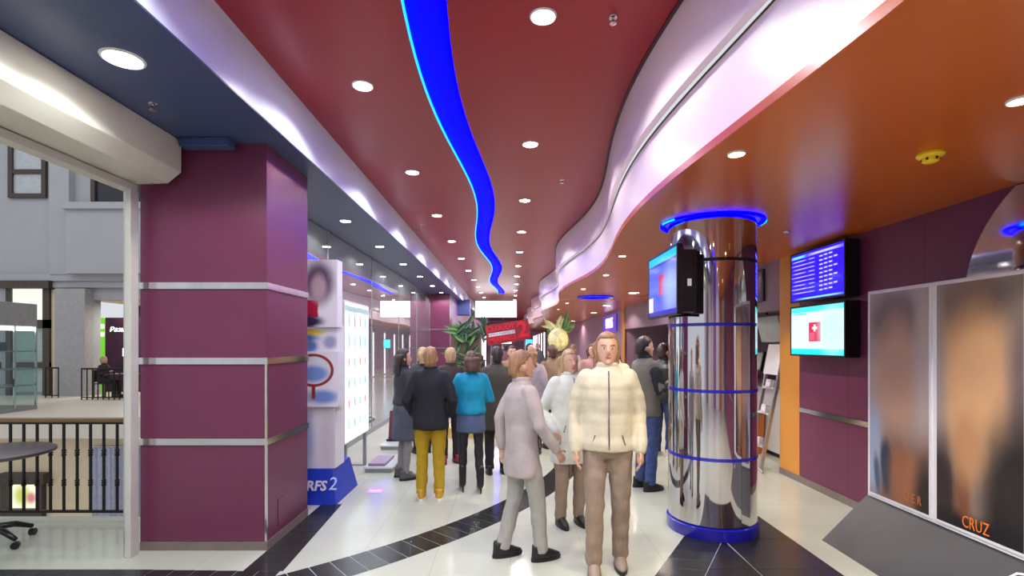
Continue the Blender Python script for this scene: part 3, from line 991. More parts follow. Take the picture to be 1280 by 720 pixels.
leaves(t, -.84, -.08, 1.92, 34, .26, ['leaf green dark', 'leaf green', 'leaf green dark'], 1)
leaves(t, -.45, -.05, 1.86, 12, .14, ['leaf green dark'], 2)
leaves(t, -.9, -.08, 1.45, 20, .26, ['leaf green dark', 'leaf green'], 5)
leaves(t, .9, -.08, 1.96, 26, .16, ['leaf pale', 'leaf pale', 'leaf green'], 3)
MB().ball((.88, -.06, 1.78), (.19, .12, .22)).build('fruit_body', mat('yellow green card fruit', (222, 212, 150), .5, var=.35, scale=18), t, True)
a = math.radians(9)
Ms = Matrix.Translation((-.045, -.12, 1.915)) @ Matrix.Rotation(-a, 4, 'Y')
sg = MB().box(-.40, .40, -.015, .015, -.185, .185, Ms).build('sign_board', mat('dark red board', (150, 40, 46), .5), t)
for xx in (-.3, .3):
    MB().tube([Ms @ Vector((xx, .02, 0)), (xx * 1.3, .0, .1)], .014).build('sign_post', M_greyw, t)
M_sred = mat('bright red lettering', (226, 34, 44), .45)
Mt = Ms @ Matrix.Rotation(PI / 2, 4, 'X')
text('lettering', 'CLOUDY', .135, M_sred, sg, Mt @ Matrix.Translation((-.12, .10, .018)) @ Matrix.Diagonal((.95, 1, 1, 1)), .006, 0, .004)
MB().box(-.36, .13, -.022, -.016, -.035, .028, Ms).build('white_strip', M_ring, sg)
text('lettering', 'WITH A CHANCE OF', .052, mat('dark lettering', (70, 20, 26), .5), sg, Mt @ Matrix.Translation((-.115, -.004, .023)), .002)
text('lettering', 'MEATBALLS', .115, M_sred, sg, Mt @ Matrix.Translation((-.11, -.105, .018)) @ Matrix.Diagonal((.82, 1, 1, 1)), .006, 0, .004)
text('lettering', '2', .40, M_sred, sg, Mt @ Matrix.Translation((.27, .0, .018)), .008, 0, .012)

# ================================================================== TICKET COUNTER AREA (right recess)
M_count = mat('pale grey counter', (176, 176, 170), .4, var=.04)
t = thing('ticket_counter', 'pale grey ticket counter in the recess past the orange panel', 'counter', (4.4, 10.8, 0))
for i in range(5):
    y0 = -3.9 + i * 1.55
    MB().box(-.45, .35, y0 + .004, y0 + 1.546, .08, 1.04).build('front_panel', M_count, t)
MB().box(-.40, .33, -3.88, 3.83, 0, .08).build('plinth', M_black, t)
MB().box(-.52, .40, -3.92, 3.87, 1.04, 1.09).build('worktop', mat('dark worktop', (60, 56, 60), .3), t)
for i, y in enumerate((7.6, 9.3, 11.0, 12.7)):
    t = thing('counter_monitor', 'grey tilted monitor standing on the ticket counter', 'monitor', (4.4, y, 1.091), 0, 'monitors on the ticket counter')
    MB().lathe([(.12, 0), (.12, .012), (.025, .02), (.02, .18)], 16).build('stand', M_black, t, 'auto')
    Mr = Matrix.Rotation(math.radians(12), 4, 'Y')
    MB().box(-.02, .02, -.26, .26, .14, .48, Mr).build('cabinet', M_black, t)
    MB().box(-.024, -.02, -.24, .24, .16, .46, Mr).build('screen', mat('grey screen', (120, 126, 130), .2), t)
t = thing('overhead_monitor', 'grey overhead screen hanging on black arms under the bulkhead', 'monitor', (3.9, 7.55, 1.72))
Mr = Matrix.Rotation(math.radians(-14), 4, 'Y')
MB().box(-.03, .03, -.34, .34, 0, .42, Mr).build('cabinet', M_black, t)
MB().box(-.035, -.03, -.32, .32, .02, .40, Mr).box(-.30, .28, -.345, -.34, 0.02, .40, Mr @ Matrix.Translation((.0, 0, 0)) @ Matrix.Diagonal((.1, 1, 1, 1))).build('screen', mat('pale screen', (150, 154, 158), .25), t)
MB().tube([(0.02, -.28, .38), (.02, -.28, 1.1)], .02).tube([(.02, .28, .38), (.02, .28, 1.1)], .02).build('arm', M_black, t)
t = thing('wall_screen_frame', 'dark framed blue panel on the bulkhead past the orange panel', 'panel', (XW - .03, 7.5, 2.3))
MB().box(0, .03, -.35, .35, 0, .45).build('frame', M_black, t)
MB().box(-.004, 0, -.32, .32, .03, .42).build('face', mat('blue grey face', (84, 84, 130), .2), t)
t = thing('leaning_frame', 'white topped grey frame leaning beside the steel column', 'display stand', (3.36, 7.05, 0))
tl = math.radians(11)
Mr = Matrix.Rotation(tl, 4, 'Y')
for y in (-.17, .17):
    MB().box(-.02, .02, y - .02, y + .02, 0, 1.72, Mr).build('upright', mat('aluminium', (190, 190, 188), .3, .8), t)
MB().box(-.035, -.015, -.19, .19, 1.30, 1.72, Mr).build('top_card', M_ring, t)
for z in (.3, .75, 1.1):
    MB().box(-.03, .03, -.15, .15, z, z + .03, Mr).build('shelf', M_lgrey, t)
    MB().box(-.06, .0, -.1, .02, z + .03, z + .13, Mr).build('leaflet_pack', mat('leaflet', (200, 196, 204), .5, var=.3, scale=20), t)
MB().tube([(.0, -.1, .02), (-.06, -.35, .02)], .012).build('foot_bar', M_lgrey, t)
t = thing('orange_bin', 'small orange box standing against the ticket counter', 'box', (3.80, 8.05, 0))
MB().loft([[(-.1, -.13, 0), (.1, -.13, 0), (.1, .13, 0), (-.1, .13, 0)], [(-.12, -.16, .62), (.12, -.16, .62), (.12, .16, .62), (-.12, .16, .62)]]).build('body', mat('orange plastic', (196, 104, 30), .5), t)
MB().box(-.125, .125, -.165, .165, .62, .65).build('rim', M_black, t)
t = thing('lit_number_sign', 'violet lit sign with white digits on the far right wall', 'sign', (XW - .05, 18.2, 2.12))
MB().box(0, .05, -1.2, 1.2, 0, .6).build('cabinet', mat('violet sign', (70, 40, 130), .3, emit=(80, 40, 190), estr=.6), t)
text('lettering', '198.55', .50, mat('lit white digits', (250, 250, 255), .4, emit=(240, 240, 255), estr=2.0), t, face_mx((-.01, 0, .3), (0, -1, 0), (0, 0, 1)), .004)

# lights and screens far along the hall
for i in range(14):
    Y = 24 + (i % 7) * 2.4
    t = thing('light_post', 'slim white lit post along the far plum wall' if i < 7 else 'slim white lit post in the row before the far right wall', 'light post', (-1.85 if i < 7 else 1.75, Y, 0), 0, 'lit posts along the far left wall' if i < 7 else 'lit posts along the far right wall')
    MB().lathe([(.08, 0), (.08, .03), (.03, .05)], 12).build('foot', M_steelb, t)
    MB().lathe([(.03, .05), (.03, 2.3)], 10).build('tube', mat('lit white tube', (250, 245, 255), .4, emit=(250, 235, 255), estr=1.6), t)
    MB().lathe([(.04, 2.3), (.03, 2.34)], 10).build('cap', M_steelb, t)
for i, (x, Y, z, w, h, c, lab) in enumerate(((-.25, 30, 1.72, .62, .5, (255, 255, 255), 'white lit screen on a stand far down the hall'), (.95, 26, 1.5, .34, .42, (60, 200, 240), 'cyan lit screen on a stand far down the hall'))):
    t = thing('stand_screen', lab, 'screen', (x, Y, 0))
    MB().box(-w / 2 - .02, w / 2 + .02, 0, .06, z - .02, z + h + .02).build('frame', M_black, t)
    MB().quad((-w / 2, -.003, z), (w / 2, -.003, z), (w / 2, -.003, z + h), (-w / 2, -.003, z + h)).build('lit_face', mat('far screen %d' % i, c, .4, emit=c, estr=1.5), t)
    MB().box(-.03, .03, .01, .05, 0, z).build('post', M_steelb, t)
    MB().box(-.25, .25, -.15, .2, 0, .02).build('foot', M_steelb, t)

# ================================================================== RAILING and round table on the landing
t = thing('balcony_railing', 'wrought iron balcony railing with brown wooden handrail at the atrium edge', 'railing', (-5.2, 4.95, 0))
xs = [-2.6 + .129 * i for i in range(32) if -2.6 + .129 * i < 1.56]
MB().box(-2.7, 1.58, -.03, .03, .945, .985).build('handrail', M_wood, t, bevel=.008)
MB().box(-2.7, 1.58, -.012, .012, .925, .945).build('top_bar', M_iron, t)
MB().box(-2.7, 1.58, -.012, .012, .07, .095).build('bottom_bar', M_iron, t)
bal = MB().box(-.009, .009, -.009, .009, .09, .93).mesh('baluster'); bal.materials.append(M_iron)
kn = MB().lathe([(.01, -.04), (.022, -.022), (.012, -.008), (.026, 0), (.012, .008), (.022, .022), (.01, .04)], 8).mesh('knuckle'); kn.materials.append(M_iron)
for x in xs:
    b_ = link('baluster', bal, None, t, at=(x, 0, 0))
    for z in (.36, .65):
        link('knuckle', kn, None, b_, True, at=(0, 0, z))
for x in (-2.66, -.55, 1.55):
    MB().box(x - .02, x + .02, -.02, .02, 0, .945).build('post', M_iron, t)
t = thing('round_table', 'round dark table on castor base beside the balcony railing', 'table', (-4.40, 4.30, 0))
MB().lathe([(.43, .76), (.45, .77), (.45, .79), (.43, .80), (.02, .80)], 40).build('top', mat('dark mauve laminate', (74, 64, 70), .35), t, 'auto')
MB().lathe([(.035, .1), (.03, .40), (.04, .42), (.04, .70), (.14, .76)], 16).build('column', M_black, t, 'auto')
for k in range(5):
    a = k * 2 * PI / 5 - .18
    l_ = MB().tube([(.03 * math.cos(a), .03 * math.sin(a), .15), (.18 * math.cos(a), .18 * math.sin(a), .135), (.30 * math.cos(a), .30 * math.sin(a), .08)], [.03, .026, .018], 8).build('leg', M_black, t, True)
    Mw = Matrix.Translation((.30 * math.cos(a), .30 * math.sin(a), .03)) @ Matrix.Rotation(a + .7, 4, 'Z') @ Matrix.Rotation(PI / 2, 4, 'X')
    MB().prism([(.03 * math.cos(2 * PI * j / 12), .03 * math.sin(2 * PI * j / 12)) for j in range(12)], -.02, .02, Mw).build('castor', M_black, l_)

# ================================================================== ATRIUM beyond the railing
YA = 17.0
def A(px, py, Y=YA): return P(px, py, Y)
zs_ = A(0, 375).z
xo = A(117, 0).x; xr = A(215, 0).x
struct('wall_atrium', MB().box(-20, xo, YA, YA + .3, 0, 10).box(xo, xr, YA, YA + .3, zs_, 10).box(xr, -3.2, YA, YA + .3, 0, 10), M_awall, 'pale grey plaster wall across the atrium')
struct('floor', MB().box(-20, -3.2, 11.9, 21, -.5, 0), mat('pale beige stone floor', (214, 204, 190), .35, var=.04), 'pale beige walkway floor across the atrium')
struct('floor', MB().box(-20, -3.2, 5.2, 16, -4.3, -4.1), mat('lower level floor', (190, 184, 170), .4), 'lower level floor of the atrium')
struct('wall_lower', MB().box(-20, -3.2, 12.4, 12.6, -4.1, -.5), M_cream, 'cream shop wall under the walkway across the atrium')
struct('wall_shaft', MB().box(-3.15, -2.95, 5.15, 17.3, -4.1, 10), M_awall, 'plain side wall of the atrium behind the shop glass')
def aw_box(name, px0, px1, py0, py1, d0, d1, m, label, Yf=YA):
    a, b = A(px0, py1, Yf), A(px1, py0, Yf)
    return struct(name, MB().box(a.x, b.x, Yf - d0, Yf - d1, a.z, b.z), m, label)
aw_box('trim_6', -30, 215, 344, 352, .22, 0, M_awall, 'upper cornice moulding on the atrium wall')
aw_box('trim_7', -30, 215, 352, 360, .14, 0, M_awall, 'lower cornice moulding on the atrium wall')
aw_box('trim_8', 94, 215, 258, 266, .55, 0, M_awall, 'cap moulding of the projecting atrium balcony block')
aw_box('wall_atrium_block', 97, 215, 266, 344, .45, 0, M_awall, 'projecting balcony block on the atrium wall')
aw_box('wall_atrium_pilaster', 70, 94, 140, 344, .25, 0, M_awall, 'tall pale pilaster on the atrium wall')
aw_box('wall_atrium_pier', 80, 117, 362, 500, .35, 0, mat('mid grey plaster', (160, 158, 160), .7), 'mid grey pier beside the lit cafe opening')
aw_box('wall_atrium_cream', 62, 80, 362, 500, .05, 0, M_cream, 'cream wall strip beside the dark wood doorway')
# upper windows
def dark_window(px0, px1, py0, py1, label, rows_, cols, n):
    a, b = A(px0, py1), A(px1, py0)
    w_ = bpy.data.objects.new('window_%d' % n, None); COL.objects.link(w_)
    w_.location = (a.x, YA, a.z)
    tag(w_, label, None, None, 'structure')
    W_, H_ = b.x - a.x, b.z - a.z
    f = .14
    q = MB().box(0, W_, -.1, 0, 0, f).box(0, W_, -.1, 0, H_ - f, H_).box(0, f, -.1, 0, f, H_ - f).box(W_ - f, W_, -.1, 0, f, H_ - f)
    for r in range(1, rows_):
        q.box(f, W_ - f, -.09, 0, H_ * r / rows_ - .07, H_ * r / rows_ + .07)
    q.build('frame', M_dkwood, w_)
    for r in range(rows_):
        MB().box(f, W_ - f, -.03, -.01, H_ * r / rows_ + .07, H_ * (r + 1) / rows_ - .07).build('pane', mat('pale window glass', (178, 184, 188), .15) if n == 2 else mat('dark window glass', (36, 40, 46), .1), w_)
dark_window(13, 60, 150, 248, 'dark wood framed upper window in the atrium wall', 3, 1, 2)
dark_window(116, 215, 205, 258, 'dark glazed upper opening above the projecting block', 1, 1, 3)
# dark wooden doorway
w_ = bpy.data.objects.new('door_1', None); COL.objects.link(w_)
a, b = A(12, 500), A(66, 352)
w_.location = (a.x, YA, 0)
tag(w_, 'dark wood doorway with lit transom and glass leaves across the atrium', None, None, 'structure')
W_, H_ = b.x - a.x, b.z
MB().box(0, .16, -.14, 0, 0, H_ - .2).box(W_ - .22, W_, -.14, 0, 0, H_ - .2).box(0, W_, -.14, 0, 2.22, 2.5).box(0, W_, -.13, 0, .9, 1.1).build('frame', M_dkwood, w_)
MB().box(-.1, W_ + .12, -.3, 0, H_ - .25, H_).build('cornice', M_dkwood, w_)
MB().box(.16, W_ - .22, -.06, -.03, 2.5, H_ - .25).build('transom_light', print_mat('transom leaf picture', (236, 244, 226), [('e', .5, .4, .3, .4, (150, 190, 90), .7)], .4, .9), w_)
for z0, z1 in ((.1, .9), (1.1, 2.22)):
    MB().box(.16, W_ - .22, -.05, -.02, z0, z1).build('pane', mat('greenish door glass', (160, 174, 168), .2), w_)
# cafe behind the opening
struct('wall_cafe', MB().box(xo - .4, xr + .4, 19.6, 19.8, 0, 4), mat('dark cafe wall', (60, 40, 56), .6), 'dark cafe back wall across the atrium')
struct('ceiling', MB().box(xo - .4, xr + .4, YA + .3, 19.6, zs_, zs_ + .2), M_cream, 'cream cafe ceiling across the atrium')
area('cafe_lamp', (xo + 1.0, 18.4, zs_ - .1), 2.2, 1.2, 90, (1, .93, .8))
YC = 18.2
a, b = A(114, 478, YC), A(130, 397, YC)
t = thing('green_banner', 'bright green cafe banner with white letter F', 'banner', (a.x, YC, 0))
MB().box(0, b.x - a.x, 0, .06, 0, b.z).build('panel', mat('lit green panel', (120, 200, 50), .5, emit=(110, 205, 40), estr=.55), t)
c = A(122, 420, YC)
text('lettering', 'F', 1.0, mat('lit white letter', (250, 250, 250), .5, emit=(255, 255, 255), estr=1.2), t, face_mx((c.x - a.x, -.01, c.z), (1, 0, 0), (0, 0, 1)), .01, 0, .03)
a, b = A(131.5, 478, YC), A(175, 397, YC)
t = thing('cafe_sign_panel', 'dark plum cafe sign panel with white italic writing', 'sign', (a.x, YC, 0))
MB().box(0, b.x - a.x, 0, .06, 0, b.z).build('panel', mat('dark plum panel', (70, 30, 62), .4, var=.5, scale=2.0), t)
c = A(149, 412, YC)
text('lettering', 'Разно', .24, MATS['lit white letter'], t, face_mx((c.x - a.x, -.01, c.z), (1, 0, 0), (0, 0, 1)), .01, .25)
c = A(157, 441, YC)
text('lettering', 'Б', .36, MATS['lit white letter'], t, face_mx((c.x - a.x, -.01, c.z), (1, 0, 0), (0, 0, 1)), .01, 0, .01)
# far railings, table and chairs
def far_rail(px0, px1, Y, label):
    a, b = P(px0, 0, Y), P(px1, 0, Y)
    t = thing('far_railing', label, 'railing', (a.x, Y, 0))
    W_ = b.x - a.x
    MB().box(0, W_, -.025, .025, .92, .97).build('handrail', M_iron, t)
    MB().box(0, W_, -.015, .015, .06, .09).build('bottom_bar', M_iron, t)
    n = max(2, int(W_ / .16))
    for i in range(n + 1):
        MB().box(W_ * i / n - .012, W_ * i / n + .012, -.012, .012, 0, .92).build('baluster', M_iron, t)
far_rail(102, 170, 15.6, 'dark railing in front of the cafe across the atrium')
far_rail(57, 73, 16.2, 'short dark railing beside the wood doorway across the atrium')
t = thing('cafe_table', 'small square cafe table behind the far railing', 'table', (P(155, 0, 16.3).x, 16.3, 0))
MB().box(-.35, .35, -.35, .35, .72, .76).build('top', M_dkwood, t)
MB().lathe([(.2, 0), (.2, .02), (.03, .04), (.03, .72)], 12).build('pedestal', M_iron, t)
XCH = P(130, 0, 16.3).x
t = thing('cafe_chair', 'dark cafe chair behind the far railing with seated person', 'chair', (XCH, 16.3, 0))
MB().box(-.21, .21, -.21, .21, .43, .46).build('seat', M_dkwood, t)
MB().box(-.21, -.17, -.2, .2, .5, .88).build('backrest', M_dkwood, t)
for x in (-.18, .18):
    for y in (-.18, .18):
        MB().box(x - .018, x + .018, y - .018, y + .018, 0, .43 if x > 0 else .88).build('leg', M_dkwood, t)
# glass kiosk on the far walkway
t = thing('glass_kiosk', 'lit glass display kiosk with grey canopy on the far walkway', 'kiosk', (-14.2, 12.2, 0))
W_ = 1.82
MB().box(-.0, W_, 0, 1.2, 2.16, 2.74).build('canopy', mat('kiosk grey', (150, 148, 146), .5), t, bevel=.01)
M_ktube = mat('kiosk tube', (250, 252, 255), .4, emit=(225, 240, 255), estr=3.0)
MB().box(.0, W_ - .06, .04, .1, 2.04, 2.14).build('light_strip', M_ktube, t)
MB().box(W_ - .1, W_ - .04, .12, 1.15, 2.04, 2.14).build('light_strip', M_ktube, t)
for x, y in ((0, 0), (W_ - .04, 0), (W_ - .04, 1.16), (W_ - .04, .58), (0, 1.16)):
    MB().box(x, x + .04, y, y + .04, 0.1, 2.16).build('post', M_steelb, t)
MB().box(.05, W_ - .05, .015, .027, .1, 2.02).build('pane', M_glass, t)
for y0, y1 in ((.05, .57), (.63, 1.15)):
    MB().box(W_ - .026, W_ - .014, y0, y1, .1, 2.02).build('pane', M_glass, t)
for z in (.62, 1.05, 1.5):
    MB().box(.04, W_ - .06, .06, 1.14, z, z + .03).build('shelf', mat('kiosk shelf', (176, 186, 186), .2), t)
MB().box(0, W_, 0, 1.2, 0, .1).build('plinth', M_greyw, t)
MB().box(.06, .1, .06, 1.14, .1, 2.1).build('back_panel', mat('kiosk back', (176, 194, 194), .5), t)
for i in range(6):
    z = (.65, 1.08, 1.53)[i % 3]
    MB().box(W_ - .5 - .3 * (i // 3), W_ - .36 - .3 * (i // 3), .2 + .15 * i, .32 + .15 * i, z, z + .16 + .06 * (i % 2)).build('shown_item', mat('kiosk item %d' % (i % 3), [(70, 110, 130), (170, 80, 60), (60, 70, 90)][i % 3], .4), t)
# lower level: framed lit poster, silver curtain window
a, b = P(6, 645, 12.4), P(58, 590, 12.4)
t = thing('lower_poster_frame', 'brown framed lit poster on the lower shop wall', 'poster', (a.x, 12.4, a.z))
W_, H_ = b.x - a.x, b.z - a.z
MB().box(0, W_, -.12, 0, 0, .2).box(0, W_ + .1, -.2, 0, H_ - .25, H_).box(0, .16, -.12, 0, .2, H_ - .25).box(W_ - .12, W_, -.12, 0, .2, H_ - .25).build('frame', M_dkwood, t)
MB().quad((.16, -.03, .2), (W_ - .12, -.03, .2), (W_ - .12, -.03, H_ - .25), (.16, -.03, H_ - .25)).build('lit_face', print_mat('lower poster picture', (240, 240, 214), [('e', .4, .5, .25, .35, (190, 196, 90), .6), ('e', .7, .4, .15, .2, (200, 120, 120), .6)], .4, .9), t)
a, b = P(114, 648, 12.3), P(175, 560, 12.3)
t = thing('silver_curtain', 'silver grey pleated curtain in the lower shop window', 'curtain', (a.x, 12.33, a.z))
W_, H_ = b.x - a.x, b.z - a.z
ps = [(W_ * i / 60, .03 * math.sin(i * 1.1) + .012 * math.sin(i * 2.7)) for i in range(61)]
MB().loft([[(x, y, z) for x, y in ps] for z in (0, H_ * .5, H_)], False, False).build('cloth', mat('silver cloth', (176, 180, 200), .35, .3, var=.15), t, True)
MB().tube([(0, 0, H_ + .02), (W_, 0, H_ + .02)], .02).build('rail', M_steelb, t)

# ================================================================== PEOPLE
def skin_mat(): return mat('skin', (206, 160, 132), .5, var=.04)


M_eye = mat('eye white', (236, 234, 230), .25); M_iris = mat('iris', (60, 44, 34), .2); M_lip = mat('lips', (176, 96, 90), .5)


def person(label, px, py, height, rot, jacket, trousers, hair, shoes=(24, 22, 24), hem=.86, bulk=1.0, stride=0.0, skirt=None,
           hair_len=0, heels=False, pose='side', boots=False, vox=.012, sleeve=None, sit=False, at=None, skin=None, face=False, hood=False, group=None, quilt=0.0, sole=None, sway=0.0, flare=1.0):
    loc = GR(px, py) if at is None else Vector(at)
    t = thing('person', label, 'person', (loc.x, loc.y, loc.z if at is not None else 0), rot, group)
    k = height / 1.72
    V = lambda x, y, z: Vector((x, y, z)) * k
    hl = .045 if heels else 0.0
    hipz = .90
    feet, knees, hips = [], [], []
    for sgn in (-1, 1):
        st = stride * sgn
        hips.append(V(.088 * sgn, 0, hipz))
        if sit:
            knees.append(V(.10 * sgn, .42, hipz - .02)); feet.append(V(.11 * sgn, .42, .48))
        else:
            feet.append(V(.10 * sgn, st, .085 + hl))
            knees.append(V(.095 * sgn, st * .5 + .03 + .10 * abs(stride) * (1 if sgn * stride < 0 else .6), .48 + hl * .5))
    sh = [V(-.165, 0, 1.395), V(.165, 0, 1.395)]
    if pose == 'side':
        el = [V(-.228, -.035, 1.13), V(.228, -.035, 1.13)]; wr = [V(-.225, .05, .89), V(.225, .05, .89)]
    elif pose == 'swing':
        el = [V(-.23, -.10, 1.14), V(.23, .05, 1.13)]; wr = [V(-.23, -.08, .90), V(.22, .20, .93)]
    elif pose == 'pocket':
        el = [V(-.265, -.06, 1.12), V(.265, -.06, 1.12)]; wr = [V(-.20, .10, .95), V(.20, .10, .95)]
    elif pose == 'fold':
        el = [V(-.25, .02, 1.13), V(.25, .02, 1.13)]; wr = [V(-.06, .22, 1.15), V(.08, .20, 1.12)]
    else:   # phone / holding something up in front
        el = [V(-.24, .03, 1.13), V(.24, .03, 1.13)]; wr = [V(-.14, .26, 1.14), V(.16, .28, 1.22)]
    sm = skin or skin_mat()
    # ---- body: one continuous surface
    b = MB()
    b.rings([(z * k, rx * k, ry * k, 0, cy * k) for z, rx, ry, cy in (
        (1.495, .024, .028, .062), (1.508, .040, .048, .046), (1.53, .055, .070, .028), (1.56, .066, .085, .013), (1.595, .073, .094, .004), (1.63, .076, .098, 0),
        (1.665, .071, .092, -.004), (1.695, .056, .072, -.006), (1.712, .034, .044, -.006), (1.72, .012, .016, -.006))], 18)
    b.tube([V(0, .098, 1.615), V(0, .112, 1.588), V(0, .106, 1.572)], [.009 * k, .014 * k, .012 * k], 8, True)
    b.ball(V(0, .088, 1.508), (.022 * k, .018 * k, .014 * k))
    for sg_ in (-1, 1):
        b.ball(V(.078 * sg_, -.008, 1.592), (.011 * k, .022 * k, .032 * k))
    b.tube([V(0, -.008, 1.40), V(0, -.002, 1.46), V(0, .004, 1.54)], [.064 * k, .055 * k, .052 * k], 14)
    b.rings([(z * k, rx * k, ry * k, 0, 0) for z, rx, ry in ((.84, .12, .09), (.90, .155, .105), (1.05, .135, .095), (1.25, .145, .098), (1.36, .145, .09), (1.42, .10, .07), (1.46, .055, .05))], 18)
    for i in (0, 1):
        b.tube([hips[i], knees[i], feet[i] - V(0, 0, .01)], [.056 * k, .042 * k, .033 * k], 12, True)
        b.tube([feet[i] - V(0, .03, .03), feet[i] + V(0, .11, -.055)], [.034 * k, .028 * k], 10, True)
        b.tube([sh[i] * .97, el[i], wr[i]], [.040 * k, .034 * k, .026 * k], 12, True)
        # hand: palm, four fingers, thumb
        d = (wr[i] - el[i]).normalized()
        side = Vector((0, 1, 0)) if abs(d.y) < .8 else Vector((1, 0, 0))
        side = (side - d * side.dot(d)).normalized()
        nrm_ = d.cross(side)
        pc = wr[i] + d * .05 * k
        b.tube([wr[i], wr[i] + d * .045 * k, wr[i] + d * .085 * k], [.022 * k, .027 * k, .026 * k], 10, True)
        inn = nrm_ if (nrm_.dot(-sh[i]) > 0) else -nrm_
        for f in range(4):
            s0 = side * (-.027 + .018 * f) * k
            L = (.062, .075, .08, .068)[f] * k
            p0 = wr[i] + d * .085 * k + s0
            b.tube([p0, p0 + d * L * .5 + inn * .008 * k, p0 + d * L * .85 + inn * .03 * k], [.0095 * k, .009 * k, .008 * k], 6, True)
        p0 = wr[i] + d * .03 * k + side * .022 * k
        b.tube([p0, p0 + side * .03 * k + d * .025 * k, p0 + side * .036 * k + d * .055 * k + inn * .01 * k], [.012 * k, .011 * k, .009 * k], 6, True)
    link('body', remesh(b, vox * .85, 1), sm, t)
    if face:
        for sg_ in (-1, 1):
            e = MB().ball(V(.031 * sg_, .0855, 1.612), (.012 * k, .009 * k, .0055 * k), 10, 6).build('eye', M_eye, t, True)
            MB().ball(V(.031 * sg_, .0915, 1.612), .0055 * k, 8, 6).build('iris', M_iris, e, True)
            MB().tube([V(.016 * sg_, .099, 1.632), V(.034 * sg_, .094, 1.637), V(.05 * sg_, .080, 1.632)], .0035 * k, 6).build('eyebrow', hair, t)
        MB().ball(V(0, .092, 1.545), (.023 * k, .010 * k, .008 * k), 10, 6).build('lips', M_lip, t, True)
    # ---- hair
    h = MB(); n = 28; rs = []
    for i in range(15):
        z = 1.50 + .24 * i / 14
        u = max(0, min(1, (z - 1.615) / .125)) if z > 1.615 else 0
        base = math.sqrt(max(0.0004, 1 - u * u))
        ring = []
        for j in range(n):
            a = 2 * PI * j / n                      # 0 = front (+y)
            fr_ = (1 + math.cos(a)) / 2
            hlz = 1.672 if fr_ > .74 else (1.53 + .085 * min(1, max(0, (fr_ - .10) / .25)) + .057 * max(0, (fr_ - .5) / .24))
            if hair_len and fr_ < .62: hlz = 1.45
            sc = 1.0 if z > hlz else .72
            bump_ = 1 + .03 * math.sin(a * 9 + i) + .02 * math.sin(a * 17 + 2 * i)
            ring.append(V(.085 * base * sc * bump_ * math.sin(a), (.108 * math.cos(a) * sc * bump_) * base - .006, z))
        rs.append(ring)
    h.loft(rs)
    if hair_len:
        hr = [(1.66, .085, .06, -.045)]
        zb = 1.50 - hair_len
        for i in range(1, 8):
            z = 1.66 + (zb - 1.66) * i / 7
            hr.append((z, .094 + .012 * math.sin(i), .05 - .012 * (i == 7), -.075 - .015 * (i > 3)))
        h.rings([(z * k, rx * k, ry * k, 0, cy * k) for z, rx, ry, cy in hr], 20)
    if hood:
        pass
    link('hair', h.mesh('hair'), hair, t, True)
    # ---- trousers / skirt / leggings
    tr_ = MB(); lw = .82 if boots else 1.0
    tr_.rings([(z * k, rx * k, ry * k, 0, 0) for z, rx, ry in ((.83, .13, .10), (.88, .165, .12), (.96, .165, .12), (1.04, .15, .11))], 18)
    for i in (0, 1):
        tr_.tube([hips[i] + V(0, 0, -.01), hips[i] * .5 + knees[i] * .5 + V(0, .01, 0), knees[i], knees[i] * .45 + feet[i] * .55, feet[i] + V(0, 0, -.015 if not boots else .0)],
                 [.094 * k * lw, .084 * k * lw, .068 * k * lw, .063 * k * lw, .060 * k * lw * (.75 if boots else 1)], 14)
    link('trousers' if not boots else 'leggings', remesh(tr_, vox * 1.15, 2, .010, 13), trousers, t)
    if skirt:
        sz, sm_ = skirt
        q = MB().rings([(z * k, rx * k, ry * k, 0, 0) for z, rx, ry in ((sz, .185 * flare, .15 * flare), (sz + .12, .18 * flare, .145 * flare), (.92, .178, .13), (1.04, .155, .115))], 24)
        link('skirt', remesh(q, vox * 1.2, 2, .012, 10), sm_, t)
    # ---- jacket / coat
    j = MB(); bk = bulk
    j.rings([(z * k, rx * k * bk, ry * k * bk, 0, 0) for z, rx, ry in (
        (hem, .184 * flare, .138 * flare), (hem + .05, .188 * flare, .141 * flare), ((hem + 1.12) / 2, .178, .132), (1.12, .168, .124), (1.26, .182, .132), (1.35, .184, .124), (1.41, .150, .104), (1.45, .104, .084), (1.485, .076, .072))], 24)
    for i in (0, 1):
        j.tube([sh[i] + (sh[1 - i] - sh[i]) * .08, sh[i] * .55 + el[i] * .45, el[i], wr[i] * .8 + el[i] * .2, wr[i]], [.070 * k * bk, .062 * k * bk, .055 * k * bk, .047 * k * bk, .042 * k * bk], 12, True)
    jm = link('jacket' if hem > .7 else 'coat', remesh(j, vox * 1.15, 2, .009 * bk, 9, quilt), jacket, t)
    if sleeve:
        for i in (0, 1):
            q = MB().tube([sh[i] * .8 + el[i] * .2, sh[i] * .5 + el[i] * .5, el[i], wr[i] * .8 + el[i] * .2, wr[i]], [.068 * k * bk, .068 * k * bk, .060 * k * bk, .052 * k * bk, .047 * k * bk], 12, True)
            link('sleeve', remesh(q, vox * 1.15, 2, .012, 14), sleeve, jm)
    c_ = MB().lathe([(.074 * k, 1.462 * k), (.080 * k, 1.50 * k), (.074 * k, 1.512 * k), (.066 * k, 1.505 * k)], 20, cap=False)
    c_.build('collar', sleeve or jacket, jm, True)
    zp = [(hem + .02, .141 * flare), (hem + .05, .141 * flare), ((hem + 1.12) / 2, .132), (1.12, .124), (1.26, .132), (1.35, .124), (1.41, .104), (1.45, .086)]
    MB().tube([V(0, ry * bk + .004, z) for z, ry in zp], .006 * k, 6).build('zip', M_steelb if bulk > 1.05 else M_black, jm)
    for sg_ in (-1, 1):
        MB().tube([V(.095 * sg_, .118 * bk, 1.00), V(.115 * sg_, .112 * bk, .93)], .005 * k, 6).build('pocket_seam', M_base, jm)
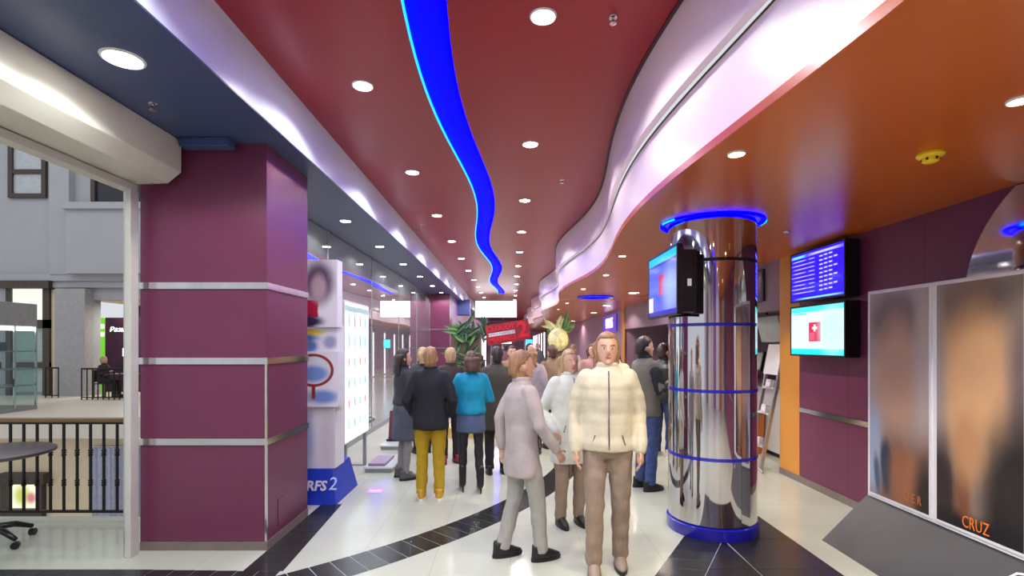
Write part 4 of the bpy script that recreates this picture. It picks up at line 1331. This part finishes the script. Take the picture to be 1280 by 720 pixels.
    if hood:
        MB().ball(V(0, -.095, 1.45), (.12 * k, .07 * k, .085 * k), 14, 8).build('hood', jacket, jm, True)
    # ---- shoes
    for i in (0, 1):
        f0 = feet[i]
        z0 = -f0.z + .0 if not sit else -.085 * k
        g = f0.z - .085 * k - hl * k if not sit else f0.z - .085 * k
        s_ = MB()
        fx, fy = f0.x, f0.y
        s_.rings([(g + z, rx * k, ry * k, fx, fy + cy * k) for z, rx, ry, cy in ((.022, .046, .135, .045), (.045, .047, .130, .042), (.065, .042, .105, .02), (.10, .040, .062, -.02), (.125, .042, .055, -.025))], 20)
        if heels:
            s_ = MB()
            s_.tube([(fx, fy - .02 * k, g + .30 * k), (fx, fy - .02 * k, g + .10 * k)], [.050 * k, .044 * k], 12, True)
            s_.tube([(fx, fy - .02 * k, g + .095 * k), (fx, fy + .06 * k, g + .06 * k), (fx, fy + .16 * k, g + .024)], [.040 * k, .036 * k, .022 * k], 12, True)
            o_ = link('boot', remesh(s_, .011, 1), shoes, t)
            MB().tube([(fx, fy - .045 * k, g + .08), (fx, fy - .05 * k, g)], [.016, .008], 8).build('heel', shoes, o_)
        else:
            o_ = link('shoe', s_.mesh('shoe'), shoes, t, True)
            MB().rings([(g + z, rx * k, ry * k, fx, fy + .045 * k) for z, rx, ry in ((0, .046, .136), (.022, .049, .139), (.028, .047, .136))], 20).build('sole', sole or M_black, o_)
    return t


def cloth(name, c, rough=.75, **kw): return mat(name, c, rough, spec=.2, var=kw.pop('var', .05), scale=22, bump=.25, bscale=90, **kw)
def hairm(name, c): return mat(name, c, .5, var=.35, scale=30, bump=.4, bscale=80, stretch=(1, 1, .15))


HB = hairm('brown hair', (86, 62, 46)); HD = hairm('dark hair', (44, 34, 30)); HL = hairm('light brown hair', (150, 112, 74)); HBl = hairm('blond hair', (176, 146, 104))
JB = cloth('black jacket cloth', (40, 42, 46)); TY = cloth('mustard trousers', (176, 146, 36)); TD = cloth('dark trousers', (46, 42, 46)); TJ = cloth('blue denim', (66, 82, 124), var=.25)
JW = cloth('cream quilted jacket', (208, 200, 170)); TB = cloth('beige trousers', (150, 132, 112)); LEA = mat('black leather', (34, 36, 36), .35, var=.2, bump=.3, bscale=40)
SY = mat('tan suede', (196, 150, 40), .7, var=.1); SB = mat('black leather shoe', (26, 24, 24), .35); SR = mat('red shoe', (150, 24, 44), .5); SW_ = mat('white sole', (226, 222, 214), .6)

person('man in black jacket and mustard yellow trousers seen from behind', 538, 624, 1.66, .05, JB, TY, HL, SY, .80, 1.10, pose='pocket', sole=SW_)
person('woman in dark top and grey skirt standing beside the yellow trousered man', 504, 598, 1.63, -1.0, cloth('charcoal top', (62, 62, 66)), mat('grey stockings', (128, 126, 124), .6), HD, mat('grey flat shoe', (80, 80, 80), .5), .98, .95, skirt=(.52, cloth('slate grey skirt', (84, 90, 98))), boots=True, hair_len=.12, pose='phone')
person('person in dark clothes with red shoes behind the yellow trousered man', 563, 579, 1.64, .4, cloth('dark brown jacket', (70, 60, 52)), TD, HBl, SR, .84, 1.0)
person('woman in turquoise jacket, denim skirt and black heeled boots', 589, 615, 1.61, .25, cloth('turquoise jacket', (34, 146, 176)), mat('black leggings', (30, 30, 34), .5), HB, SB, .96, 1.0, skirt=(.74, cloth('blue grey denim skirt', (84, 98, 124))), heels=True, boots=True, hair_len=.02, pose='fold', stride=-.06)
person('person in long dark olive coat between turquoise woman and pale walkers', 621, 592, 1.66, .2, cloth('dark olive coat', (76, 72, 62)), TD, HD, SB, .60, 1.1, flare=.95)
person('walker in pale grey coat and grey trousers stepping over the dark arc', 652, 698, 1.64, -1.15, cloth('pale grey coat', (176, 166, 160)), cloth('pale grey trousers', (164, 162, 152)), HL, SB, .70, 1.0, stride=.13, pose='swing', vox=.010)
person('woman in puffy cream jacket and beige trousers walking towards us', 759, 712, 1.78, PI - .1, JW, TB, HL, mat('beige boot', (150, 134, 116), .5), .88, 1.06, quilt=.003, stride=.08, pose='side', hair_len=.06, vox=.010, face=True)
person('person in mint white coat behind the woman in cream jacket', 712, 655, 1.64, PI + .3, cloth('mint white coat', (206, 212, 196)), TB, HBl, SB, .62, 1.08, pose='pocket', hair_len=.05, face=True)
person('man in grey vest over dark sleeves and blue jeans beside steel column', 806, 611, 1.78, -1.2, cloth('grey olive vest', (108, 104, 92)), TJ, HD, SB, .84, 1.08, pose='phone', sleeve=JB)
person('person in black leather jacket and dark jeans half hidden by steel column', 829, 571, 1.70, -.7, LEA, cloth('dark denim', (52, 62, 92), var=.25), HD, mat('pale trainer', (190, 184, 176), .6), .88, 1.1, pose='phone', sole=SW_)
person('person in pale beige jacket and dark trousers behind the cream jacket', 768, 588, 1.70, 0, cloth('pale beige jacket', (216, 200, 168)), cloth('mauve brown trousers', (92, 76, 80)), HL, SB, .84, 1.0)
person('person in beige brown jacket deep in the queue behind mint coat', 690, 560, 1.68, .3, cloth('beige brown jacket', (150, 126, 100)), TD, HB, SB, .82, 1.0, vox=.015)
person('person in lilac grey jacket deep in the queue behind pale grey coat', 665, 567, 1.64, -.2, cloth('lilac grey jacket', (160, 148, 156)), TD, HL, SB, .84, 1.0, vox=.015, hair_len=.08)
person('blond person in dark jacket beyond the yellow trousered man', 528, 566, 1.64, .6, cloth('dark grey jacket', (70, 72, 76)), TD, HBl, SB, .84, 1.0, vox=.015, hair_len=.04)
person('person in tan coat near the jungle display', 640, 551, 1.66, PI + .2, cloth('tan coat', (160, 128, 92)), TD, HB, SB, .7, 1.0, vox=.016, face=True)
person('person in dusty rose jacket in the queue near the jungle display', 741, 556, 1.70, PI, cloth('dusty rose jacket', (176, 136, 126)), TD, HB, SB, .84, 1.0, vox=.016, hair_len=.1, face=True)
for i, (x, Y, h_, c, lab) in enumerate(((-.9, 13.5, 1.7, (70, 66, 74), 'visitor in dark grey jacket beyond the jungle display'), (.55, 14.5, 1.72, (146, 116, 96), 'visitor in brown jacket beyond the jungle display'), (1.6, 13.0, 1.68, (196, 184, 160), 'visitor in pale sand jacket far down by the ticket counter'), (2.4, 12.0, 1.74, (60, 62, 84), 'visitor in navy jacket waiting at the ticket counter'), (-.2, 17.0, 1.7, (120, 90, 100), 'visitor in mauve jacket far down the hall'), (1.0, 19.0, 1.72, (90, 90, 96), 'visitor in grey jacket far down the hall'))):
    person(lab, 0, 0, h_, RND.uniform(-1, 1) + (PI if i % 2 else 0), cloth('far jacket %d' % i, c), TD, (HB, HD, HL)[i % 3], SB, .84, 1.0, vox=.02, at=(x, Y, 0))
person('person in dark clothes seated on the cafe chair across the atrium', 0, 0, 1.66, -PI / 2, cloth('cafe dark top', (60, 44, 50)), TD, HBl, SB, .88, 1.0, vox=.02, pose='phone', sit=True, at=(XCH, 16.3, -.36))
